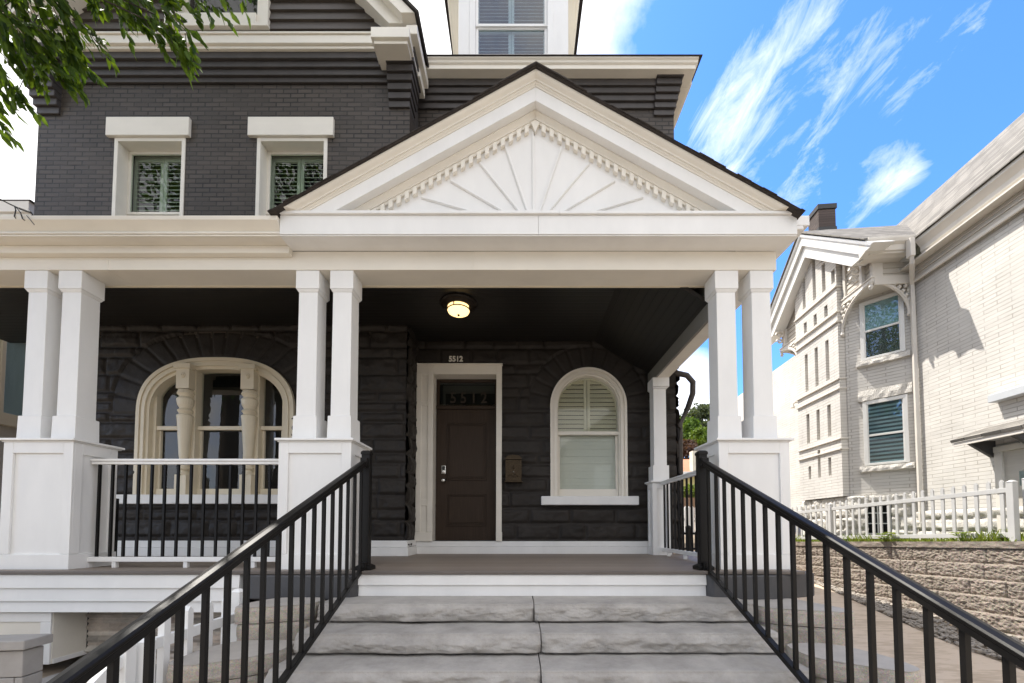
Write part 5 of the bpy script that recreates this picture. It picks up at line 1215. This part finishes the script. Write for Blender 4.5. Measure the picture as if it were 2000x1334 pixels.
for sg in (-1, 1): m.loft([(GXc, 1.3, GZ+.02), (GXc+sg*2.27, 1.3, GZ-2.27*GSl+.02), (GXc+sg*2.27, 1.3, GZ-2.27*GSl+.05), (GXc, 1.3, GZ+.06)], [(GXc, -3.2, GZ+.02), (GXc+sg*2.27, -3.2, GZ-2.27*GSl+.02), (GXc+sg*2.27, -3.2, GZ-2.27*GSl+.05), (GXc, -3.2, GZ+.06)])
m.build('gable_roof', M_NSHINGLE, nh)
gt = MB(); gt.prism_y([(0, 0), (0, 0)], 0, 1) if False else None
gp = [(-.16, 7.40), (-.34, 7.46), (-.36, 7.56), (-.42, 7.60), (-.44, 7.66), (-.44, 7.70), (-.14, 7.70)]
gt.loft([(x, 1.22, z) for x, z in gp], [(x, .30, z) for x, z in gp]); gt.build('gutter', M_NTRIM, nh)
mp_ = [(.06, 7.23), (.24, 7.23), (.245, 7.30), (.27, 7.33), (.275, 7.42), (.33, 7.50), (.36, 7.54), (.36, 7.60), (.06, 7.60)]
gt = MB(); gt.prism_x([(y-.06, z) for y, z in mp_], -10, -.42); gt.build('gutter', M_NTRIM, nh)
NB('soffit', M_NTRIM, (-10, .03, 0.062, .27, 7.20, 7.229), (-.30, .03, .28, 1.1, 7.42, 7.448), bevel=.003)
NB('frieze_board', M_NSIDING, (-10, .03, .001, .06, 6.92, 7.40), bevel=.004)
NB('frieze_moulding', M_NTRIM, (-10, .03, .061, .10, 6.87, 6.93), (-10, .03, .061, .085, 7.03, 7.045), (-10, .03, .061, .08, 7.12, 7.135), bevel=.004)
m = MB(); m.loft([(-10, .34, 7.605), (1.0, .34, 7.605), (1.0, .34, 7.63), (-10, .34, 7.63)], [(-10, -2.45, 10.62), (3.9, -2.45, 10.62), (3.9, -2.45, 10.68), (-10, -2.45, 10.68)])
m.loft([(-10, -2.45, 10.62), (3.9, -2.45, 10.62), (3.9, -2.45, 10.68), (-10, -2.45, 10.68)], [(-10, -5, 8.2), (5.5, -5, 8.2), (5.5, -5, 8.25), (-10, -5, 8.25)])
m.build('main_roof', M_NSHINGLE, nh)
# scroll brackets under the gable and arched brackets over the diagonal window
def scroll(x, y, z):
    b = MB()
    for (cx_, cz_, r0) in ((0, .0, .13), (.02, -.2, .09)):
        pts = [(x+.0, y + cx_ + r0*(1-t/14)*math.cos(t*.62), z + cz_ + r0*(1-t/14)*math.sin(t*.62)) for t in range(13)]
        b.tube(pts, .028, 6)
    b.box(x-.04, x+.04, y-.2, y-.12, z-.32, z+.16); return b.build('scroll_bracket', M_NTRIM, nh)
scroll(.30, 1.0, 7.42); scroll(3.40, 1.0, 7.42)
def arch_bracket(p, c, q, zt, h):     # quarter arch ribs from each end up to the middle of p-q
    b = MB(); p = Vector((*p, 0)); q = Vector((*q, 0)); c = Vector((*c, 0))
    for e in (p, q):
        pts = [e.lerp(c, 1-math.cos(k*math.pi/20)) + Vector((0, 0, zt-h + h*math.sin(k*math.pi/20))) for k in range(11)]
        b.tube(pts, .036, 6); b.lathe([(.02, -.07), (.055, -.03), (.04, .03), (.02, .05)], e + Vector((0, 0, zt-h)), 10)
        for k in range(2, 7):
            for t in range(2):
                v = pts[k] + Vector((0, 0, .08 + t*.11))
                if v.z < zt - .03: b.lathe([(.012, -.05), (.042, -.012), (.042, .012), (.012, .05)], v - (c-e).normalized()*(.03+.05*t), 8)
        b.bar(e + Vector((0, 0, zt-.02)), c + Vector((0, 0, zt-.02)), .04, .04); b.bar(e + Vector((0, 0, zt-h)), e + Vector((0, 0, zt)), .035, .035)
    b.lathe([(.02, -.16), (.05, -.10), (.03, -.05), (.06, 0)], c + Vector((0, 0, zt)), 10)
    return b.build('arched_bracket', M_NTRIM, nh)
arch_bracket((.97, .86), (.06, .84), (.06, .07), 7.0, .72) 
arch_bracket((2.74, .86), (3.63, .84), (3.63, .07), 7.0, .72)
# windows on the diagonal: build in a sub frame then turn into place
def diag(v):      # local (u along face from outer corner to inner, d outwards, z)
    t = s + .8 - v[0]*.7071 - (-v[1])*(-.7071); n_ = .8 - v[0]*.7071 + v[1]*.7071
    return (s + .8 - v[0]*.7071 - v[1]*.7071, .8 - v[0]*.7071 + v[1]*.7071, v[2])
def nwin(z0, z1, zm, u0, u1, blind, sill_w=.12, lint=True):
    f = MB(diag); fw = .075
    f.box(u0-.07, u0+fw-.07, .0, .05, z0-.05, z1+.08); f.box(u1+.07-fw, u1+.07, .0, .05, z0-.05, z1+.08); f.box(u0+fw-.07, u1+.07-fw, 0, .05, z1, z1+.08); f.box(u0+fw-.07, u1+.07-fw, 0, .05, z0-.05, z0)
    W_ = f.build('window', M_NWHITE, nh, bevel=.004)
    sa = MB(diag); sa.box(u0, u1, .005, .04, zm-.02, zm+.025); sa.box(u0, u0+.025, .005, .035, z0, z1); sa.box(u1-.025, u1, .005, .035, z0, z1); sa.build('sash', M_NWHITE, W_, bevel=.002)
    g = MB(diag); g.box(u0, u1, .012, .016, z0, z1); g.build('pane', M_GLASSB, W_)
    k = MB(diag); k.box(u0, u1, .002, .004, z0, z1); k.build('backing', pbr('grey_room', (.10, .095, .09), .8, .1) if not blind else pbr('blind_backing', (.07, .09, .10), .8, .05), W_)
    if not blind: t = MB(diag); t.box(u0+.01, u1-.01, .0045, .006, zm+.02, z1); t.build('roller_shade', pbr('teal_grey_shade', (.34, .44, .44), .7, .1, 2), W_)
    if blind:
        t = MB(diag); z = z0
        while z < z1-.03: t.box(u0+.01, u1-.01, .0045, .008, z, z+.045); z += .09
        t.build('blind', pbr('blind_slat', (.30, .38, .40), .7, .03), W_)
    si = MB(diag)
    rq = random.Random(int(z0*10))
    def rough_bar(ua, ub, za, zb_, dep):
        n_ = 30; rg = []
        for q in range(n_+1):
            u = ua + (ub-ua)*q/n_; 
            rg.append([(u, 0, za), (u, dep+.02*noise.noise(Vector((u*9, za, 1))), za+.01+.02*noise.noise(Vector((u*8, za, 2)))), (u, dep+.03*noise.noise(Vector((u*9, za, 3))), (za+zb_)/2), (u, dep-.02+.02*noise.noise(Vector((u*9, za, 4))), zb_), (u, 0, zb_)])
        for a, b in zip(rg, rg[1:]): si.loft(a, b)
    rough_bar(u0-.15, u1+.15, z0-.20, z0-.07, .1)
    si.build('stone_sill', M_NSTONE, W_)
    if lint: si = MB(diag); rough_bar(u0-.15, u1+.15, z1+.09, z1+.33, .06); si.build('stone_lintel', M_NSTONE, W_)
nwin(5.55, 6.80, 6.17, .35, .98, False, lint=False)
nwin(3.08, 4.45, 3.72, .35, .98, True)
bw = NB('basement_window', M_DARK, (.2, .21, 0, .01, 1.4, 1.41), bevel=0) if False else None
k = MB(diag); k.box(.25, .90, -.12, -.10, 1.45, 2.15); KW = k.build('basement_window', M_DARK, nh)
k = MB(diag)
for u in (.25, .46, .68, .88): k.box(u, u+.022, -.08, -.03, 1.45, 2.15)
for z in (1.45, 1.68, 1.92, 2.13): k.box(.25, .90, -.079, -.04, z, z+.022)
k.build('glazing_bars', M_NWHITE, KW)
k = MB(diag)
for q in range(24): u = .1 + .95*q/24; k.box(u, u+.0396, -.02, .07+.03*noise.noise(Vector((u*12, 0, 0))), 2.17, 2.36+.03*noise.noise(Vector((u*7, 3, 0))))
k.build('stone_lintel', M_NSTONE, KW)
# downspout with elbow
d = MB(); d.tube([(-.44, .40, 7.55), (-.44, .40, 7.22), (-.40, .36, 7.12), (-.1, .13, 6.94), (-.02, .07, 6.84), (-.02, .07, 1.6)], .05, 4); d.box(-.50, -.38, .365, .46, 7.22, 7.6)
d.build('downspout', M_NTRIM, nh, bevel=.008)
# canopy, side door, wall slab
NB('stone_ledge', pbr('grey_ledge', (.50, .52, .54), .5, .05), (-2.6, -1.545, .001, .16, 3.80, 3.93), bevel=.006)
cn = MB(); cn.loft([(-2.42, .0, 3.36), (-1.25, .0, 3.36), (-1.25, .52, 3.15), (-2.42, .52, 3.15)], [(-2.42, .0, 3.41), (-1.25, .0, 3.41), (-1.25, .54, 3.20), (-2.42, .54, 3.20)])
CN = cn.build('door_canopy', M_NSHINGLE, nh); NB('canopy_board', M_NTRIM, (-2.40, -1.27, .47, .50, 3.08, 3.148), bevel=.003, parent=CN)
for x in (-1.45, -2.15): b = MB(); b.prism_x([(.0, 2.85), (.05, 2.85), (.42, 3.10), (.42, 3.14), (0, 3.14)], x-.03, x+.03); b.build('canopy_bracket', M_DARKPAINT, CN)
DRN = NB('side_door', M_NTRIM, (-1.62, -1.50, .002, .06, 1.5, 2.92), (-2.62, -2.5, .002, .06, 1.5, 2.92), (-2.62, -1.50, .002, .07, 2.92, 3.02)); NB('door_leaf', M_NSIDING, (-2.5, -1.62, .002, .02, 1.5, 2.918), parent=DRN); NB('door_glass', M_GLASSB, (-2.25, -1.85, .021, .025, 2.3, 2.55), parent=DRN, bevel=0)
cn = MB(); cn.loft([(-3.4, 0, 2.62), (-2.3, 0, 2.62), (-2.3, .42, 2.48), (-3.4, .42, 2.48)], [(-3.4, 0, 2.66), (-2.3, 0, 2.66), (-2.3, .43, 2.52), (-3.4, .43, 2.52)]); cn.build('low_canopy', M_NSHINGLE, nh)
# chimney on the gable ridge
ch_ = MB(); ch_.box(3.2, 3.7, -.55, -.07, 8.0, 11.1); CH = ch_.build('chimney', M_CHIM, nh, bevel=.006)
NB('chimney_cap', M_BLACKMATT, (3.17, 3.73, -.58, -.04, 11.101, 11.25), parent=CH); NB('chimney_base', M_BLACKMATT, (3.18, 3.72, -.57, -.05, 10.2, 10.55), parent=CH); NB('chimney_shoulder', M_NSIDING, (3.73, 4.25, -.5, -.1, 8.0, 10.75), parent=CH)
lf_ = MB(); lf_.tube([(4.3, 0, 5.6), (4.3, .12, 5.62), (4.3, .2, 5.55)], .03, 8); lf_.lathe([(.03, .05), (.07, -.06), (.06, -.07)], (4.3, .2, 5.5), 12); lf_.build('wall_light', M_NTRIM, nh)
# ------------------------------------------------ neighbour on the left
lh = root('pale_house', 'pale cream house seen left of the porch columns, with a wide eave and bluish window', 'house', (-9.5, 8, 0))
B('wall', M_NSIDING, lh, (-14, -8.62, 6.0, 6.2, 0, 5.4), (-8.8, -8.6, 6.2, 12, 0, 5.4), (-14, -9.4, 7.6, 12, 5.4, 7.2), bevel=0)
lw = B('window', M_CREAM, lh, (-8.6, -8.52, 5.98, 6.10, 3.30, 4.95), (-8.6, -8.52, 7.22, 7.40, 3.30, 4.95), (-8.6, -8.52, 6.10, 7.22, 4.80, 4.95), (-8.6, -8.50, 6.10, 7.22, 3.30, 3.5), (-8.6, -8.53, 6.66, 6.72, 3.5, 4.8), bevel=.005)
B('curtain', pbr('pale_curtain', (.55, .60, .62), .8, .06, aniso=(8, 8, 1)), lw, (-8.597, -8.59, 6.1, 7.22, 3.5, 4.8), bevel=0)
B('pane', M_GLASSB, lw, (-8.575, -8.57, 6.10, 7.22, 3.5, 4.8), bevel=0)
B('cornice', M_NTRIM, lh, (-14, -8.5, 5.85, 12, 5.0, 5.3), bevel=.01)
za = P(65, 397, 7.4); zb2 = P(65, 418, 7.4).z
B('eave', M_NTRIM, lh, (-14, -9.05, 7.38, 8.2, zb2-.05, zb2+.0), (-14, -9.05, 7.34, 7.46, zb2+.001, za.z), bevel=.006)
sf = MB()
for k in range(20): x = -13 + k*.2; sf.box(x, x+.185, 7.47, 8.2, zb2-.075, zb2-.051)
sf.build('soffit_boards', M_NTRIM, lh); B('roof', M_SHINGLEB, lh, (-14, -9.02, 7.335, 12, za.z+.001, za.z+.022), bevel=0)
# ------------------------------------------------ across the street (seen only in the window reflections)
oh = root('street_house', 'grey brick house across the street, seen reflected in the porch windows', 'house', (3, -20, 0))
B('wall', pbr('grey_street_brick', (.16, .12, .10), .8, .1), oh, (-6, 1, -26, -19, 0, 7), (4, 13, -26, -19, 0, 8), bevel=0)
m = MB(); m.prism_y([(-6.5, 7.0), (1.5, 7.0), (-2.5, 10.2)], -26.3, -18.7); m.prism_y([(3.5, 8.0), (13.5, 8.0), (8.5, 11.5)], -26.3, -18.7); m.build('roof', M_SHINGLEB, oh)
B('window', M_NWHITE, oh, (-4.5, -3, -19.0, -18.95, 1.5, 3.5), (-2, -.5, -19.0, -18.95, 1.5, 3.5), (6, 7.5, -19, -18.95, 4.5, 6.5), (9, 10.5, -19, -18.95, 4.5, 6.5), bevel=0)
def street_tree(x, y, seed, label, h=8.0, rx=2.6):
    far_tree('street_tree', label, x, y, 0, h*.68, rx, h*.34, (.04, .09, .015), (.12, .2, .035), 6500, .2, seed)
street_tree(-4.6, -9.5, 31, 'round green street tree across the road, mirrored in the big arched window', 9.5)
street_tree(-10.5, -2.5, 33, 'very tall green street tree mirrored in the two upper windows', 18, 3.6)
